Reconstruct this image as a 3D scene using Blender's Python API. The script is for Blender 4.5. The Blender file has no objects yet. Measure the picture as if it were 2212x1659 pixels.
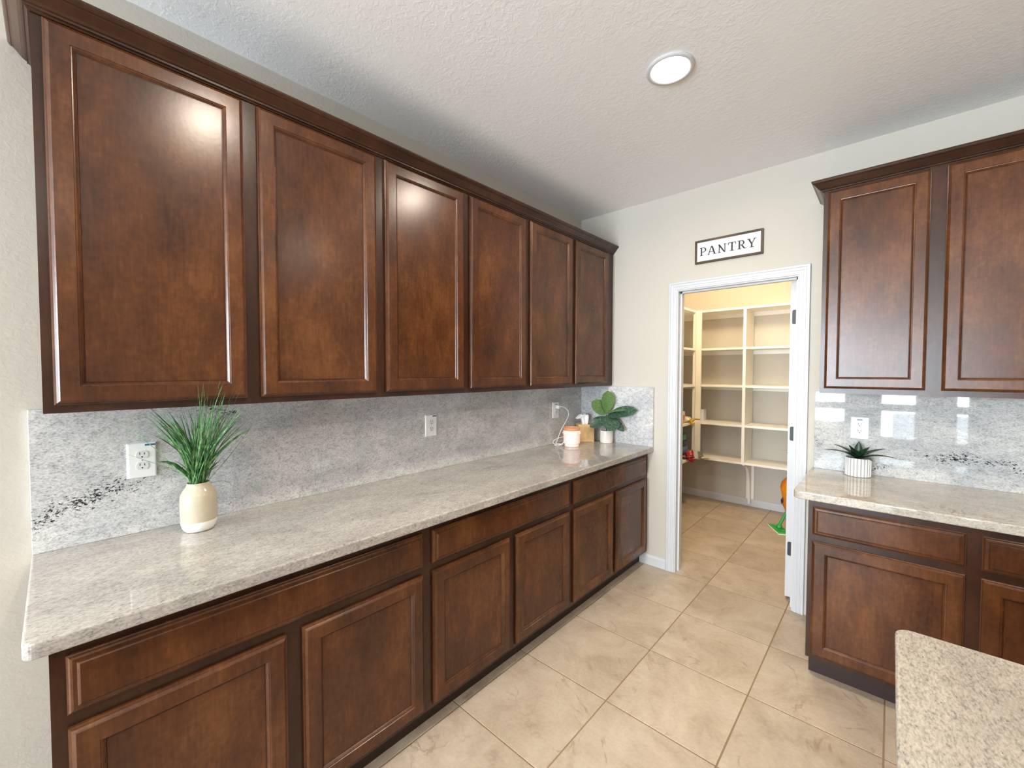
import bpy, bmesh, math, random
from mathutils import Vector, Matrix
random.seed(7)
sc = bpy.context.scene
COL = sc.collection

# ------------------------------------------------------------------ dimensions (metres, x from the long cabinet wall, y along it)
YB = 3.4686          # kitchen face of the pantry wall
YP = 5.57            # back wall of the pantry
H = 2.770            # ceiling
XR, YF = 6.4, -4.0   # far side of the kitchen / window wall behind the camera
XP = 1.95            # right wall of the pantry
CT = 0.914           # worktop height

# ------------------------------------------------------------------ camera
cam_d = bpy.data.cameras.new('camera')
cam = bpy.data.objects.new('camera', cam_d)
COL.objects.link(cam)
F = Vector((-0.67283562, 0.73915303, -0.03074111))
R = Vector((0.739488678, 0.673168670, 0.000661581))
U = R.cross(F)
m = Matrix((R, U, -F)).transposed().to_4x4()
m.translation = Vector((1.98608, 0.40909, 1.48772))
cam.matrix_world = m
cam_d.sensor_width = 36.0
cam_d.lens = 36.0 * 900.58 / 2212.0
cam_d.clip_start = 0.01
sc.camera = cam

# ------------------------------------------------------------------ sky, window portals, exposure
world = bpy.data.worlds.new('sky')
sc.world = world
world.use_nodes = True
bg = world.node_tree.nodes['Background']
bg.inputs[0].default_value = (0.79, 0.905, 1.0, 1)
bg.inputs[1].default_value = 66.0
sc.view_settings.view_transform = 'Standard'
sc.view_settings.look = 'None'
sc.view_settings.exposure = -0.16
sc.view_settings.gamma = 1.0
sc.view_settings.use_curve_mapping = False
sc.cycles.adaptive_threshold = 0.03
sc.cycles.max_bounces = 7
sc.cycles.diffuse_bounces = 5
sc.cycles.glossy_bounces = 3
sc.cycles.transparent_max_bounces = 4
sc.cycles.caustics_reflective = False
sc.cycles.caustics_refractive = False
CAN_W = 18.0         # recessed lamps
PANTRY_W = 52.0

# windows of the kitchen: (wall, a0, a1, z0, z1) ; 'y' = wall behind the camera, 'x' = wall on the right
WINDOWS = [('y', 0.10, 1.35, 0.45, 2.45), ('y', 1.82, 2.36, 0.22, 2.15), ('y', 2.80, 3.02, 0.22, 2.15)]
for w_, a0, a1, z0, z1 in WINDOWS:
    ld = bpy.data.lights.new('window_portal', 'AREA')
    ld.shape = 'RECTANGLE'
    ld.size, ld.size_y = a1 - a0, z1 - z0
    ld.cycles.is_portal = True
    lo = bpy.data.objects.new('window_portal', ld)
    COL.objects.link(lo)
    if w_ == 'y':
        lo.location = ((a0 + a1) / 2, YF - 0.11, (z0 + z1) / 2)
        lo.rotation_euler = (math.radians(90), 0, 0)          # faces the room (+y)
    else:
        lo.location = (XR + 0.11, (a0 + a1) / 2, (z0 + z1) / 2)
        lo.rotation_euler = (math.radians(90), 0, math.radians(90))

# ------------------------------------------------------------------ helpers: materials
def srgb(r, g, b):
    f = lambda c: (c / 255 / 12.92) if c / 255 <= 0.04045 else ((c / 255 + 0.055) / 1.055) ** 2.4
    return (f(r), f(g), f(b), 1)

def new_mat(name):
    mt = bpy.data.materials.new(name)
    mt.use_nodes = True
    nt = mt.node_tree
    return mt, nt, nt.nodes['Principled BSDF'], lambda t: nt.nodes.new(t), nt.links.new

def plain(name, col, rough=0.5, metal=0.0, bump=0.0, bscale=200, emit=None, es=1.0, var=0.06):
    mt, nt, p, N, L = new_mat(name)
    p.inputs['Roughness'].default_value = rough
    p.inputs['Metallic'].default_value = metal
    tc = N('ShaderNodeTexCoord')
    nz = N('ShaderNodeTexNoise'); nz.inputs['Scale'].default_value = bscale; nz.inputs['Detail'].default_value = 2
    L(tc.outputs['Object'], nz.inputs['Vector'])
    mx = N('ShaderNodeMix'); mx.data_type = 'RGBA'
    mx.inputs[6].default_value = tuple(c * (1 - var) for c in col[:3]) + (1,)
    mx.inputs[7].default_value = tuple(min(1, c * (1 + var)) for c in col[:3]) + (1,)
    L(nz.outputs['Fac'], mx.inputs[0]); L(mx.outputs[2], p.inputs['Base Color'])
    if bump:
        b = N('ShaderNodeBump'); b.inputs['Strength'].default_value = bump; b.inputs['Distance'].default_value = 0.002
        L(nz.outputs['Fac'], b.inputs['Height']); L(b.outputs[0], p.inputs['Normal'])
    if emit:
        p.inputs['Emission Color'].default_value = emit
        p.inputs['Emission Strength'].default_value = es
    return mt

def ramp(N, stops):
    r = N('ShaderNodeValToRGB')
    e = r.color_ramp.elements
    while len(e) < len(stops): e.new(0.5)
    for k, (pos, c) in enumerate(stops):
        e[k].position = pos; e[k].color = c if len(c) == 4 else tuple(c) + (1,)
    return r

def wood(name, dark, mid, light, rough=0.3):
    mt, nt, p, N, L = new_mat(name)
    tc = N('ShaderNodeTexCoord'); oi = N('ShaderNodeObjectInfo')
    add = N('ShaderNodeVectorMath'); add.operation = 'MULTIPLY_ADD'
    cmb = N('ShaderNodeCombineXYZ')
    for k in range(3): L(oi.outputs['Random'], cmb.inputs[k])
    L(cmb.outputs[0], add.inputs[0]); add.inputs[1].default_value = (7.3, 3.1, 11.7); L(tc.outputs['Object'], add.inputs[2])
    blot = N('ShaderNodeTexNoise'); blot.inputs['Scale'].default_value = 5.5; blot.inputs['Detail'].default_value = 6; blot.inputs['Roughness'].default_value = 0.62
    mp0 = N('ShaderNodeMapping'); mp0.inputs['Scale'].default_value = (1, 1, 0.55); L(add.outputs[0], mp0.inputs[0]); L(mp0.outputs[0], blot.inputs['Vector'])
    mp = N('ShaderNodeMapping'); mp.inputs['Scale'].default_value = (1, 1, 0.09); L(add.outputs[0], mp.inputs[0])
    gr = N('ShaderNodeTexNoise'); gr.inputs['Scale'].default_value = 130; gr.inputs['Detail'].default_value = 3; L(mp.outputs[0], gr.inputs['Vector'])
    mot = N('ShaderNodeTexNoise'); mot.inputs['Scale'].default_value = 60; mot.inputs['Detail'].default_value = 3; L(add.outputs[0], mot.inputs['Vector'])
    m1 = N('ShaderNodeMix'); m1.inputs[0].default_value = 0.2; L(blot.outputs['Fac'], m1.inputs[2]); L(gr.outputs['Fac'], m1.inputs[3])
    m2 = N('ShaderNodeMix'); m2.inputs[0].default_value = 0.16; L(m1.outputs[0], m2.inputs[2]); L(mot.outputs['Fac'], m2.inputs[3])
    r = ramp(N, [(0.34, dark), (0.5, mid), (0.66, light)]); L(m2.outputs[0], r.inputs[0])
    L(r.outputs[0], p.inputs['Base Color'])
    p.inputs['Roughness'].default_value = rough
    p.inputs['Specular IOR Level'].default_value = 0.38
    p.inputs['Coat Weight'].default_value = 0.10; p.inputs['Coat Roughness'].default_value = 0.22
    op = N('ShaderNodeTexNoise'); op.inputs['Scale'].default_value = 90; op.inputs['Detail'].default_value = 1; L(add.outputs[0], op.inputs['Vector'])
    b = N('ShaderNodeBump'); b.inputs['Strength'].default_value = 0.06; b.inputs['Distance'].default_value = 0.002
    L(op.outputs['Fac'], b.inputs['Height']); L(b.outputs[0], p.inputs['Normal']); L(b.outputs[0], p.inputs['Coat Normal'])
    return mt

def granite(name, rot, stretch, tint_a, tint_b, veins=(), rough=0.025, scale=1.7, dark=(0.02, 0.02, 0.025), speck=0.0):
    """veins: (point, normal, half width) of noisy dark seams in the stone"""
    mt, nt, p, N, L = new_mat(name)
    tc = N('ShaderNodeTexCoord')
    mp = N('ShaderNodeMapping'); mp.inputs['Rotation'].default_value = rot; mp.inputs['Scale'].default_value = stretch
    L(tc.outputs['Object'], mp.inputs[0])
    def noise(sc_, det, rgh=0.55, dist=0.0, src=mp.outputs[0]):
        n = N('ShaderNodeTexNoise'); n.inputs['Scale'].default_value = sc_ * scale; n.inputs['Detail'].default_value = det
        n.inputs['Roughness'].default_value = rgh; n.inputs['Distortion'].default_value = dist
        L(src, n.inputs['Vector']); return n.outputs['Fac']
    def mth(op, a, b_=None, clamp=False):
        n = N('ShaderNodeMath'); n.operation = op; n.use_clamp = clamp
        for k, v in enumerate((a, b_)):
            if v is None: continue
            if isinstance(v, (int, float)): n.inputs[k].default_value = v
            else: L(v, n.inputs[k])
        return n.outputs[0]
    cloud = noise(7 / scale, 4, 0.6, 0.6)
    grain = noise(150, 3, 0.65)
    mid = noise(45, 3, 0.6, 0.4)
    fine = noise(260, 2, 0.6)
    dens = noise(9 / scale, 3, 0.6, 0.8)
    # colour of the ground mass
    r0 = ramp(N, [(0.33, tint_b), (0.62, tint_a)]); L(cloud, r0.inputs[0])
    g = mth('ADD', mth('MULTIPLY', grain, 0.65), mth('MULTIPLY', mid, 0.35))
    r1 = ramp(N, [(0.34, (0.42, 0.43, 0.46)), (0.45, (0.78, 0.78, 0.79)), (0.55, (1, 1, 1)), (0.70, (1.2, 1.19, 1.17))]); L(g, r1.inputs[0])
    mul = N('ShaderNodeMix'); mul.data_type = 'RGBA'; mul.blend_type = 'MULTIPLY'; mul.inputs[0].default_value = 1
    L(r0.outputs[0], mul.inputs[6]); L(r1.outputs[0], mul.inputs[7])
    # dark flecks, denser along the seams
    thr = mth('ADD', mth('MULTIPLY', mth('SUBTRACT', dens, 0.5), 0.22), 0.315 + speck)
    for pt, nrm, hw, rad in veins:
        sub = N('ShaderNodeVectorMath'); sub.operation = 'SUBTRACT'; L(tc.outputs['Object'], sub.inputs[0]); sub.inputs[1].default_value = pt
        dot = N('ShaderNodeVectorMath'); dot.operation = 'DOT_PRODUCT'; L(sub.outputs[0], dot.inputs[0]); dot.inputs[1].default_value = nrm
        wob = noise(5.0 / scale, 4, 0.6, 0.3, tc.outputs['Object'])
        dd = mth('ADD', dot.outputs['Value'], mth('MULTIPLY', mth('SUBTRACT', wob, 0.5), 0.12))
        w = mth('SUBTRACT', 1.0, mth('DIVIDE', mth('ABSOLUTE', dd), hw), True)
        ln = N('ShaderNodeVectorMath'); ln.operation = 'LENGTH'; L(sub.outputs[0], ln.inputs[0])
        fade = mth('SUBTRACT', 1.0, mth('DIVIDE', ln.outputs['Value'], rad), True)
        thr = mth('ADD', thr, mth('MULTIPLY', mth('MULTIPLY', w, mth('MULTIPLY', fade, 1.6, True)), 0.17))
    fl = mth('ADD', mth('MULTIPLY', fine, 0.4), mth('MULTIPLY', noise(95, 2, 0.6), 0.6))
    mask = mth('MULTIPLY', mth('SUBTRACT', thr, fl), 22.0, True)
    mx = N('ShaderNodeMix'); mx.data_type = 'RGBA'; L(mask, mx.inputs[0]); L(mul.outputs[2], mx.inputs[6]); mx.inputs[7].default_value = dark + (1,)
    L(mx.outputs[2], p.inputs['Base Color'])
    p.inputs['Roughness'].default_value = rough
    p.inputs['Specular IOR Level'].default_value = 0.5
    return mt

def plaster(name, col, amount, scale=55):
    mt, nt, p, N, L = new_mat(name)
    tc = N('ShaderNodeTexCoord')
    n1 = N('ShaderNodeTexNoise'); n1.inputs['Scale'].default_value = scale; n1.inputs['Detail'].default_value = 4; n1.inputs['Roughness'].default_value = 0.55; n1.inputs['Distortion'].default_value = 0.5
    n2 = N('ShaderNodeTexNoise'); n2.inputs['Scale'].default_value = 3.0; n2.inputs['Detail'].default_value = 2
    L(tc.outputs['Object'], n1.inputs['Vector']); L(tc.outputs['Object'], n2.inputs['Vector'])
    r = ramp(N, [(0.46, (0, 0, 0)), (0.60, (1, 1, 1))]); L(n1.outputs['Fac'], r.inputs[0])
    rm = ramp(N, [(0.35, (0.25, 0.25, 0.25)), (0.65, (1, 1, 1))]); L(n2.outputs['Fac'], rm.inputs[0])
    mu = N('ShaderNodeMath'); mu.operation = 'MULTIPLY'; L(r.outputs[0], mu.inputs[0]); L(rm.outputs[0], mu.inputs[1])
    b = N('ShaderNodeBump'); b.inputs['Strength'].default_value = amount; b.inputs['Distance'].default_value = 0.004
    L(mu.outputs[0], b.inputs['Height']); L(b.outputs[0], p.inputs['Normal'])
    mx = N('ShaderNodeMix'); mx.data_type = 'RGBA'
    mx.inputs[6].default_value = tuple(c * 0.97 for c in col[:3]) + (1,); mx.inputs[7].default_value = col
    L(n2.outputs['Fac'], mx.inputs[0]); L(mx.outputs[2], p.inputs['Base Color'])
    p.inputs['Roughness'].default_value = 0.75
    return mt

def tile_mat():
    mt, nt, p, N, L = new_mat('porcelain_tile')
    tc = N('ShaderNodeTexCoord'); oi = N('ShaderNodeObjectInfo')
    cmb = N('ShaderNodeCombineXYZ')
    for k in range(3): L(oi.outputs['Random'], cmb.inputs[k])
    add = N('ShaderNodeVectorMath'); add.operation = 'MULTIPLY_ADD'; L(cmb.outputs[0], add.inputs[0]); add.inputs[1].default_value = (31, 17, 23); L(tc.outputs['Object'], add.inputs[2])
    def noise(s, d, r=0.6, di=0.0):
        n = N('ShaderNodeTexNoise'); n.inputs['Scale'].default_value = s; n.inputs['Detail'].default_value = d; n.inputs['Roughness'].default_value = r; n.inputs['Distortion'].default_value = di
        L(add.outputs[0], n.inputs['Vector']); return n.outputs['Fac']
    c = noise(4, 8, 0.66, 0.9)
    r = ramp(N, [(0.30, srgb(164, 147, 128)), (0.5, srgb(184, 168, 149)), (0.7, srgb(198, 184, 166))]); L(c, r.inputs[0])
    # thin wandering veins
    v = noise(2.2, 5, 0.55, 0.9)
    ab = N('ShaderNodeMath'); ab.operation = 'SUBTRACT'; L(v, ab.inputs[0]); ab.inputs[1].default_value = 0.5
    a2 = N('ShaderNodeMath'); a2.operation = 'ABSOLUTE'; L(ab.outputs[0], a2.inputs[0])
    rv = ramp(N, [(0.0, (1, 1, 1)), (0.013, (0, 0, 0))]); L(a2.outputs[0], rv.inputs[0])
    br = noise(9, 2)
    rb = ramp(N, [(0.46, (0, 0, 0)), (0.62, (0.62, 0.62, 0.62))]); L(br, rb.inputs[0])
    mu = N('ShaderNodeMath'); mu.operation = 'MULTIPLY'; L(rv.outputs[0], mu.inputs[0]); L(rb.outputs[0], mu.inputs[1])
    mx = N('ShaderNodeMix'); mx.data_type = 'RGBA'; L(mu.outputs[0], mx.inputs[0]); L(r.outputs[0], mx.inputs[6]); mx.inputs[7].default_value = srgb(142, 118, 96)
    # faint mottling
    f = noise(70, 3)
    rf = ramp(N, [(0.3, (0.88, 0.87, 0.86)), (0.6, (1.02, 1.02, 1.02))]); L(f, rf.inputs[0])
    ml = N('ShaderNodeMix'); ml.data_type = 'RGBA'; ml.blend_type = 'MULTIPLY'; ml.inputs[0].default_value = 0.8
    L(mx.outputs[2], ml.inputs[6]); L(rf.outputs[0], ml.inputs[7])
    hs = N('ShaderNodeHueSaturation'); L(ml.outputs[2], hs.inputs['Color'])
    mr = N('ShaderNodeMapRange'); mr.inputs[3].default_value = 0.95; mr.inputs[4].default_value = 1.05; L(oi.outputs['Random'], mr.inputs[0]); L(mr.outputs[0], hs.inputs['Value'])
    L(hs.outputs[0], p.inputs['Base Color'])
    p.inputs['Roughness'].default_value = 0.42
    b = N('ShaderNodeBump'); b.inputs['Strength'].default_value = 0.12; b.inputs['Distance'].default_value = 0.003
    L(noise(14, 5), b.inputs['Height']); L(b.outputs[0], p.inputs['Normal'])
    return mt

M = {}
M['wood'] = wood('stained_maple', srgb(54, 30, 15), srgb(81, 46, 23), srgb(107, 66, 34), 0.26)
M['wood_dark'] = wood('stained_maple_frame', srgb(40, 22, 14), srgb(56, 32, 20), srgb(74, 44, 27), 0.28)
M['toe'] = plain('toe_kick_paint', srgb(44, 26, 22), 0.5)
ga, gb = (0.70, 0.695, 0.685, 1), (0.52, 0.53, 0.545, 1)  # one stone throughout
M['splash'] = granite('granite_splash', (0.5, 0, 0), (1, 0.55, 1), ga, gb,
                      [((0.02, 0.42, 1.035), (0, -0.36, 0.93), 0.07, 0.40), ((0.02, 0.85, 1.33), (0, 0.5, 0.86), 0.06, 0.16)], speck=0.012)
M['splash_end'] = granite('granite_splash_end', (0, 0.6, 0), (0.7, 1, 1), ga, (0.50, 0.51, 0.53, 1), scale=1.2)
M['splash_right'] = granite('granite_splash_pantry_wall', (0, -0.15, 0), (0.5, 1, 1.1), (0.62, 0.62, 0.61, 1), (0.46, 0.475, 0.485, 1),
                            [((2.28, 3.45, 1.045), (0.10, 0, 0.99), 0.05, 0.34), ((1.66, 3.45, 1.10), (0.93, 0, 0.3), 0.04, 0.12), ((1.88, 3.45, 0.955), (-0.2, 0, 0.98), 0.04, 0.25)], speck=0.012, scale=1.4)
M['counter'] = granite('granite_counter_warm_lit', (0, 0, 0.25), (1, 0.45, 1), (0.52, 0.49, 0.447, 1), (0.385, 0.36, 0.335, 1), speck=0.012)  # same granite, warm lamp light and brown reflection put into the tint
M['counter_right'] = granite('granite_counter_right_warm_lit', (0, 0, -0.2), (0.45, 1, 1), (0.58, 0.53, 0.46, 1), (0.43, 0.39, 0.34, 1), speck=0.02)  # same granite, warm light put into the tint
M['island'] = granite('granite_island_warm_lit', (0, 0, 0.9), (1, 0.42, 1), (0.47, 0.43, 0.365, 1), (0.37, 0.335, 0.285, 1), speck=0.03)  # warmer variant of the same granite: warm light put into its colour
M['wall'] = plaster('beige_wall_paint', srgb(200, 194, 183), 0.10)
M['ceiling'] = plaster('ceiling_paint', srgb(247, 247, 248), 0.17, 42)
M['white'] = plain('white_trim_paint', srgb(207, 208, 211), 0.32, var=0.01)
M['shelf'] = plain('white_shelf_paint', srgb(242, 238, 230), 0.4, var=0.02)
M['plastic'] = plain('white_plastic', srgb(238, 240, 240), 0.3, var=0.01)
M['receptacle'] = plain('receptacle_plastic', srgb(222, 224, 224), 0.3, var=0.01)
M['slot'] = plain('dark_slot', srgb(50, 48, 48), 0.6)
M['sticker'] = plain('blue_sticker', srgb(62, 92, 140), 0.5)
M['grout'] = plain('tan_grout', srgb(142, 118, 88), 0.85, bscale=60, var=0.12)
M['tile'] = tile_mat()
M['black'] = plain('black_metal', srgb(38, 40, 42), 0.45)
M['chrome'] = plain('brushed_metal', srgb(180, 180, 178), 0.3, 1.0)

# ------------------------------------------------------------------ helpers: meshes
class MB:
    def __init__(s): s.v, s.f = [], []
    def add(s, vs, fs):
        n = len(s.v); s.v += [Vector(v) for v in vs]; s.f += [tuple(i + n for i in f) for f in fs]; return s
    def box(s, x0, x1, y0, y1, z0, z1):
        return s.add([(x0, y0, z0), (x1, y0, z0), (x1, y1, z0), (x0, y1, z0), (x0, y0, z1), (x1, y0, z1), (x1, y1, z1), (x0, y1, z1)],
                     [(0, 3, 2, 1), (4, 5, 6, 7), (0, 1, 5, 4), (1, 2, 6, 5), (2, 3, 7, 6), (3, 0, 4, 7)])
    def lathe(s, prof, c=(0, 0, 0), n=32, cap0=True, cap1=True):
        vs = []
        for r, z in prof:
            for k in range(n):
                a = 2 * math.pi * k / n
                vs.append((c[0] + r * math.cos(a), c[1] + r * math.sin(a), c[2] + z))
        fs = []
        for j in range(len(prof) - 1):
            for k in range(n):
                k2 = (k + 1) % n
                fs.append((j * n + k, j * n + k2, (j + 1) * n + k2, (j + 1) * n + k))
        if cap0: fs.append(tuple(range(n))[::-1])
        if cap1: fs.append(tuple((len(prof) - 1) * n + k for k in range(n)))
        return s.add(vs, fs)
    def tube(s, pts, r, n=8, taper=None):
        pts = [Vector(p) for p in pts]; vs = []; fs = []
        up = Vector((0, 0, 1))
        for i, p in enumerate(pts):
            t = (pts[min(i + 1, len(pts) - 1)] - pts[max(i - 1, 0)]).normalized()
            a = t.cross(up if abs(t.z) < 0.95 else Vector((1, 0, 0))).normalized(); b = t.cross(a)
            rr = r if taper is None else r + (taper - r) * i / (len(pts) - 1)
            for k in range(n):
                an = 2 * math.pi * k / n
                vs.append(p + a * rr * math.cos(an) + b * rr * math.sin(an))
        for i in range(len(pts) - 1):
            for k in range(n):
                k2 = (k + 1) % n
                fs.append((i * n + k, (i + 1) * n + k, (i + 1) * n + k2, i * n + k2))
        fs.append(tuple(range(n))); fs.append(tuple((len(pts) - 1) * n + k for k in range(n))[::-1])
        return s.add(vs, fs)
    def rings(s, o, Ux, Vx, Nx, w, h, prof, back=True):
        """nested rectangles: prof = (inset, height over the back plane)"""
        o, Ux, Vx, Nx = map(Vector, (o, Ux, Vx, Nx)); vs = []; fs = []
        for i, d in prof:
            for a, b in ((i, i), (w - i, i), (w - i, h - i), (i, h - i)):
                vs.append(o + Ux * a + Vx * b + Nx * d)
        for j in range(len(prof) - 1):
            for k in range(4):
                k2 = (k + 1) % 4
                fs.append((j * 4 + k, j * 4 + k2, (j + 1) * 4 + k2, (j + 1) * 4 + k))
        if back: fs.append((3, 2, 1, 0))
        l = (len(prof) - 1) * 4
        fs.append((l, l + 1, l + 2, l + 3))
        return s.add(vs, fs)
    def extrude(s, poly, mp, d0, d1):
        """poly in 2D, mp(a, b, d) -> point"""
        n = len(poly)
        vs = [mp(a, b, d0) for a, b in poly] + [mp(a, b, d1) for a, b in poly]
        fs = [tuple(range(n))[::-1], tuple(range(n, 2 * n))] + [(k, (k + 1) % n, n + (k + 1) % n, n + k) for k in range(n)]
        return s.add(vs, fs)
    def sweep(s, path, prof, mp, side=1):
        """mitred sweep of an open 2D path; prof = (offset to the side, height); mp(a, b, h) -> point"""
        pts = [Vector(p) for p in path]; offs = []
        for i in range(len(pts)):
            ns = []
            for a, b in ((i - 1, i), (i, i + 1)):
                if a >= 0 and b < len(pts):
                    t = (pts[b] - pts[a]).normalized(); ns.append(Vector((-t.y, t.x)) * side)
            if len(ns) == 1: offs.append(ns[0])
            else:
                bis = (ns[0] + ns[1]).normalized(); offs.append(bis / max(0.2, bis.dot(ns[0])))
        k = len(prof); vs = []; fs = []
        for p, o in zip(pts, offs):
            for d, h in prof:
                q = p + o * d; vs.append(mp(q.x, q.y, h))
        for i in range(len(pts) - 1):
            for j in range(k):
                j2 = (j + 1) % k
                fs.append((i * k + j, i * k + j2, (i + 1) * k + j2, (i + 1) * k + j))
        fs.append(tuple(range(k))); fs.append(tuple((len(pts) - 1) * k + j for j in range(k))[::-1])
        return s.add(vs, fs)
    def build(s, name, mat, parent=None, origin=None, smooth=None, bevel=None, segs=2, fixn=True):
        """links the shapes (given in room coordinates) as one mesh object"""
        if parent is not None:
            root = parent
            while root.parent: root = root.parent
            org = root.location.copy()
        else: org = Vector(origin) if origin is not None else Vector((0, 0, 0))
        me = bpy.data.meshes.new(name)
        me.from_pydata([v - org for v in s.v], [], s.f)
        if fixn or bevel:
            bm = bmesh.new(); bm.from_mesh(me)
            if fixn: bmesh.ops.recalc_face_normals(bm, faces=bm.faces)
            if bevel:
                es = [e for e in bm.edges if len(e.link_faces) == 2 and e.calc_face_angle(0) > 0.6]
                bmesh.ops.bevel(bm, geom=es, offset=bevel, segments=segs, profile=0.5, affect='EDGES')
            bm.to_mesh(me); bm.free()
        if smooth:
            me.polygons.foreach_set('use_smooth', [True] * len(me.polygons))
            me.set_sharp_from_angle(angle=math.radians(smooth))
        me.materials.append(M[mat] if isinstance(mat, str) else mat)
        o = bpy.data.objects.new(name, me)
        COL.objects.link(o)
        if parent is not None: o.parent = parent
        else: o.location = org
        return o

def box(*a): return MB().box(*a)
def tag(o, label=None, cat=None, group=None, kind=None):
    if label: o['label'] = label
    if cat: o['category'] = cat
    if group: o['group'] = group
    if kind: o['kind'] = kind
    return o
def thing(name, loc, label, cat, group=None, kind=None):
    o = bpy.data.objects.new(name, None); COL.objects.link(o); o.location = loc; o.empty_display_size = 0.05
    return tag(o, label, cat, group, kind)
def struct(o): o['kind'] = 'structure'; return o

# ------------------------------------------------------------------ the room
T = 0.4661; GX, GY = 1.0621, 2.0561
fl = struct(box(-0.12, XR + 0.12, YF - 0.12, YP + 0.12, -0.12, -0.0016).build('floor', 'grout'))
tile_mesh = None
g = 0.0029
for i in range(-2, 12):
    for j in range(-13, 8):
        x0, x1 = GX + i * T + g, GX + (i + 1) * T - g
        y0, y1 = GY + j * T + g, GY + (j + 1) * T - g
        if x1 > XR or y0 < YF or y1 > YP + 0.3 or x1 < 0.3: continue
        if x0 > XP and y1 > YB - 0.1: continue
        if tile_mesh is None:
            o = MB().rings((-(T / 2 - g), -(T / 2 - g), -0.0016), (1, 0, 0), (0, 1, 0), (0, 0, 1), T - 2 * g, T - 2 * g, [(0, 0), (0, 0.0008), (0.0012, 0.0016)], back=False).build('tile', 'tile', fl)
            tile_mesh = o.data
        else:
            o = bpy.data.objects.new('tile', tile_mesh); COL.objects.link(o); o.parent = fl
        o.location = ((x0 + x1) / 2, (y0 + y1) / 2, 0)
struct(box(-0.12, XR + 0.12, YF - 0.12, YP + 0.12, H, H + 0.12).build('ceiling', 'ceiling'))
struct(box(-0.12, 0, YF - 0.12, YP + 0.12, -0.12, H).build('wall_left', 'wall'))
# pantry wall with its doorway
DL, DR, DT = 0.832, 1.553, 2.066         # clear opening
b = MB()
b.box(0, DL - 0.018, YB, YB + 0.116, -0.1, H); b.box(DR + 0.018, XR, YB, YB + 0.116, -0.1, H); b.box(DL - 0.018, DR + 0.018, YB, YB + 0.116, DT + 0.018, H)
struct(b.build('wall_back', 'wall'))
struct(box(0, XR, YP, YP + 0.12, -0.1, H).build('wall_pantry_back', 'wall'))
struct(box(XP, XP + 0.12, YB + 0.116, YP, -0.1, H).build('wall_pantry_right', 'wall'))
def wall_with_windows(name, mk, lo, hi, ws):
    b = MB(); ws = sorted(ws); a = lo
    for a0, a1, z0, z1 in ws:
        mk(b, a, a0, -0.1, H); mk(b, a0, a1, -0.1, z0); mk(b, a0, a1, z1, H); a = a1
    mk(b, a, hi, -0.1, H)
    struct(b.build(name, 'wall'))
wall_with_windows('wall_front', lambda b, p, q, z0, z1: b.box(p, q, YF - 0.12, YF, z0, z1), 0, XR + 0.12, [w[1:] for w in WINDOWS if w[0] == 'y'])
wall_with_windows('wall_right', lambda b, p, q, z0, z1: b.box(XR, XR + 0.12, p, q, z0, z1), YF, YB, [w[1:] for w in WINDOWS if w[0] == 'x'])
gm, nt, p_, N_, L_ = new_mat('window_glass')
tr = N_('ShaderNodeBsdfTransparent'); gl = N_('ShaderNodeBsdfGlossy'); gl.inputs['Roughness'].default_value = 0.02; mxs = N_('ShaderNodeMixShader'); mxs.inputs[0].default_value = 0.06
L_(tr.outputs[0], mxs.inputs[1]); L_(gl.outputs[0], mxs.inputs[2]); L_(mxs.outputs[0], nt.nodes['Material Output'].inputs[0])
M['glass'] = gm
for k, (w_, a0, a1, z0, z1) in enumerate(WINDOWS):
    c = 0.045
    mk = (lambda b, p, q, d0, d1, s, t: b.box(p, q, YF - d1, YF - d0, s, t)) if w_ == 'y' else (lambda b, p, q, d0, d1, s, t: b.box(XR + d0, XR + d1, p, q, s, t))
    b = MB()
    mk(b, a0, a0 + c, 0.02, 0.09, z0, z1); mk(b, a1 - c, a1, 0.02, 0.09, z0, z1); mk(b, a0 + c, a1 - c, 0.02, 0.09, z0, z0 + c); mk(b, a0 + c, a1 - c, 0.02, 0.09, z1 - c, z1)
    wn = struct(b.build('window_%d' % (k + 1), 'white'))
    mm = MB()
    if w_ == 'y' and z0 < 0.5: mk(mm, a0 + c, a1 - c, 0.03, 0.08, 0.74, 0.88)
    elif w_ == 'y': mk(mm, (a0 + a1) / 2 - 0.03, (a0 + a1) / 2 + 0.03, 0.03, 0.08, z0 + c, z1 - c)
    else: mk(mm, (a0 + a1) / 2 - 0.04, (a0 + a1) / 2 + 0.04, 0.03, 0.08, z0 + c, z1 - c)
    mm.build('rail', 'white', wn)
    mk2 = MB(); mk(mk2, a0 + c, a1 - c, 0.05, 0.055, z0 + c, z1 - c); mk2.build('pane', 'glass', wn)

# ------------------------------------------------------------------ doorway: casing, jamb, open door
dr = thing('door_1', (DL, YB, 0), None, None, kind='structure')
cas = [(0.0, 0.0), (0.0, 0.007), (0.003, 0.009), (0.011, 0.0095), (0.012, 0.012), (0.020, 0.0125), (0.0215, 0.0105), (0.0245, 0.0105), (0.026, 0.0140), (0.037, 0.0150), (0.039, 0.0125), (0.042, 0.0125), (0.044, 0.0175), (0.055, 0.0175), (0.0575, 0.014), (0.0575, 0.0)]
ci = 0.007
pth = [(DL - ci, 0), (DL - ci, DT + ci), (DR + ci, DT + ci), (DR + ci, 0)]
for nm, seg, cut in (('casing', 0, None), ('casing', 1, None), ('casing', 2, None)):
    # each leg is swept with its mitred neighbours so that the corners meet at 45 degrees
    full = MB().sweep(pth, cas, lambda a, bb, h: (a, YB - h, bb), 1)
    k = len(cas); keep = MB(); keep.v = full.v[seg * k:(seg + 2) * k]
    keep.f = [(j, (j + 1) % k, k + (j + 1) % k, k + j) for j in range(k)] + [tuple(range(k)), tuple(range(k, 2 * k))[::-1]]
    keep.build(nm, 'white', dr)
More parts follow.
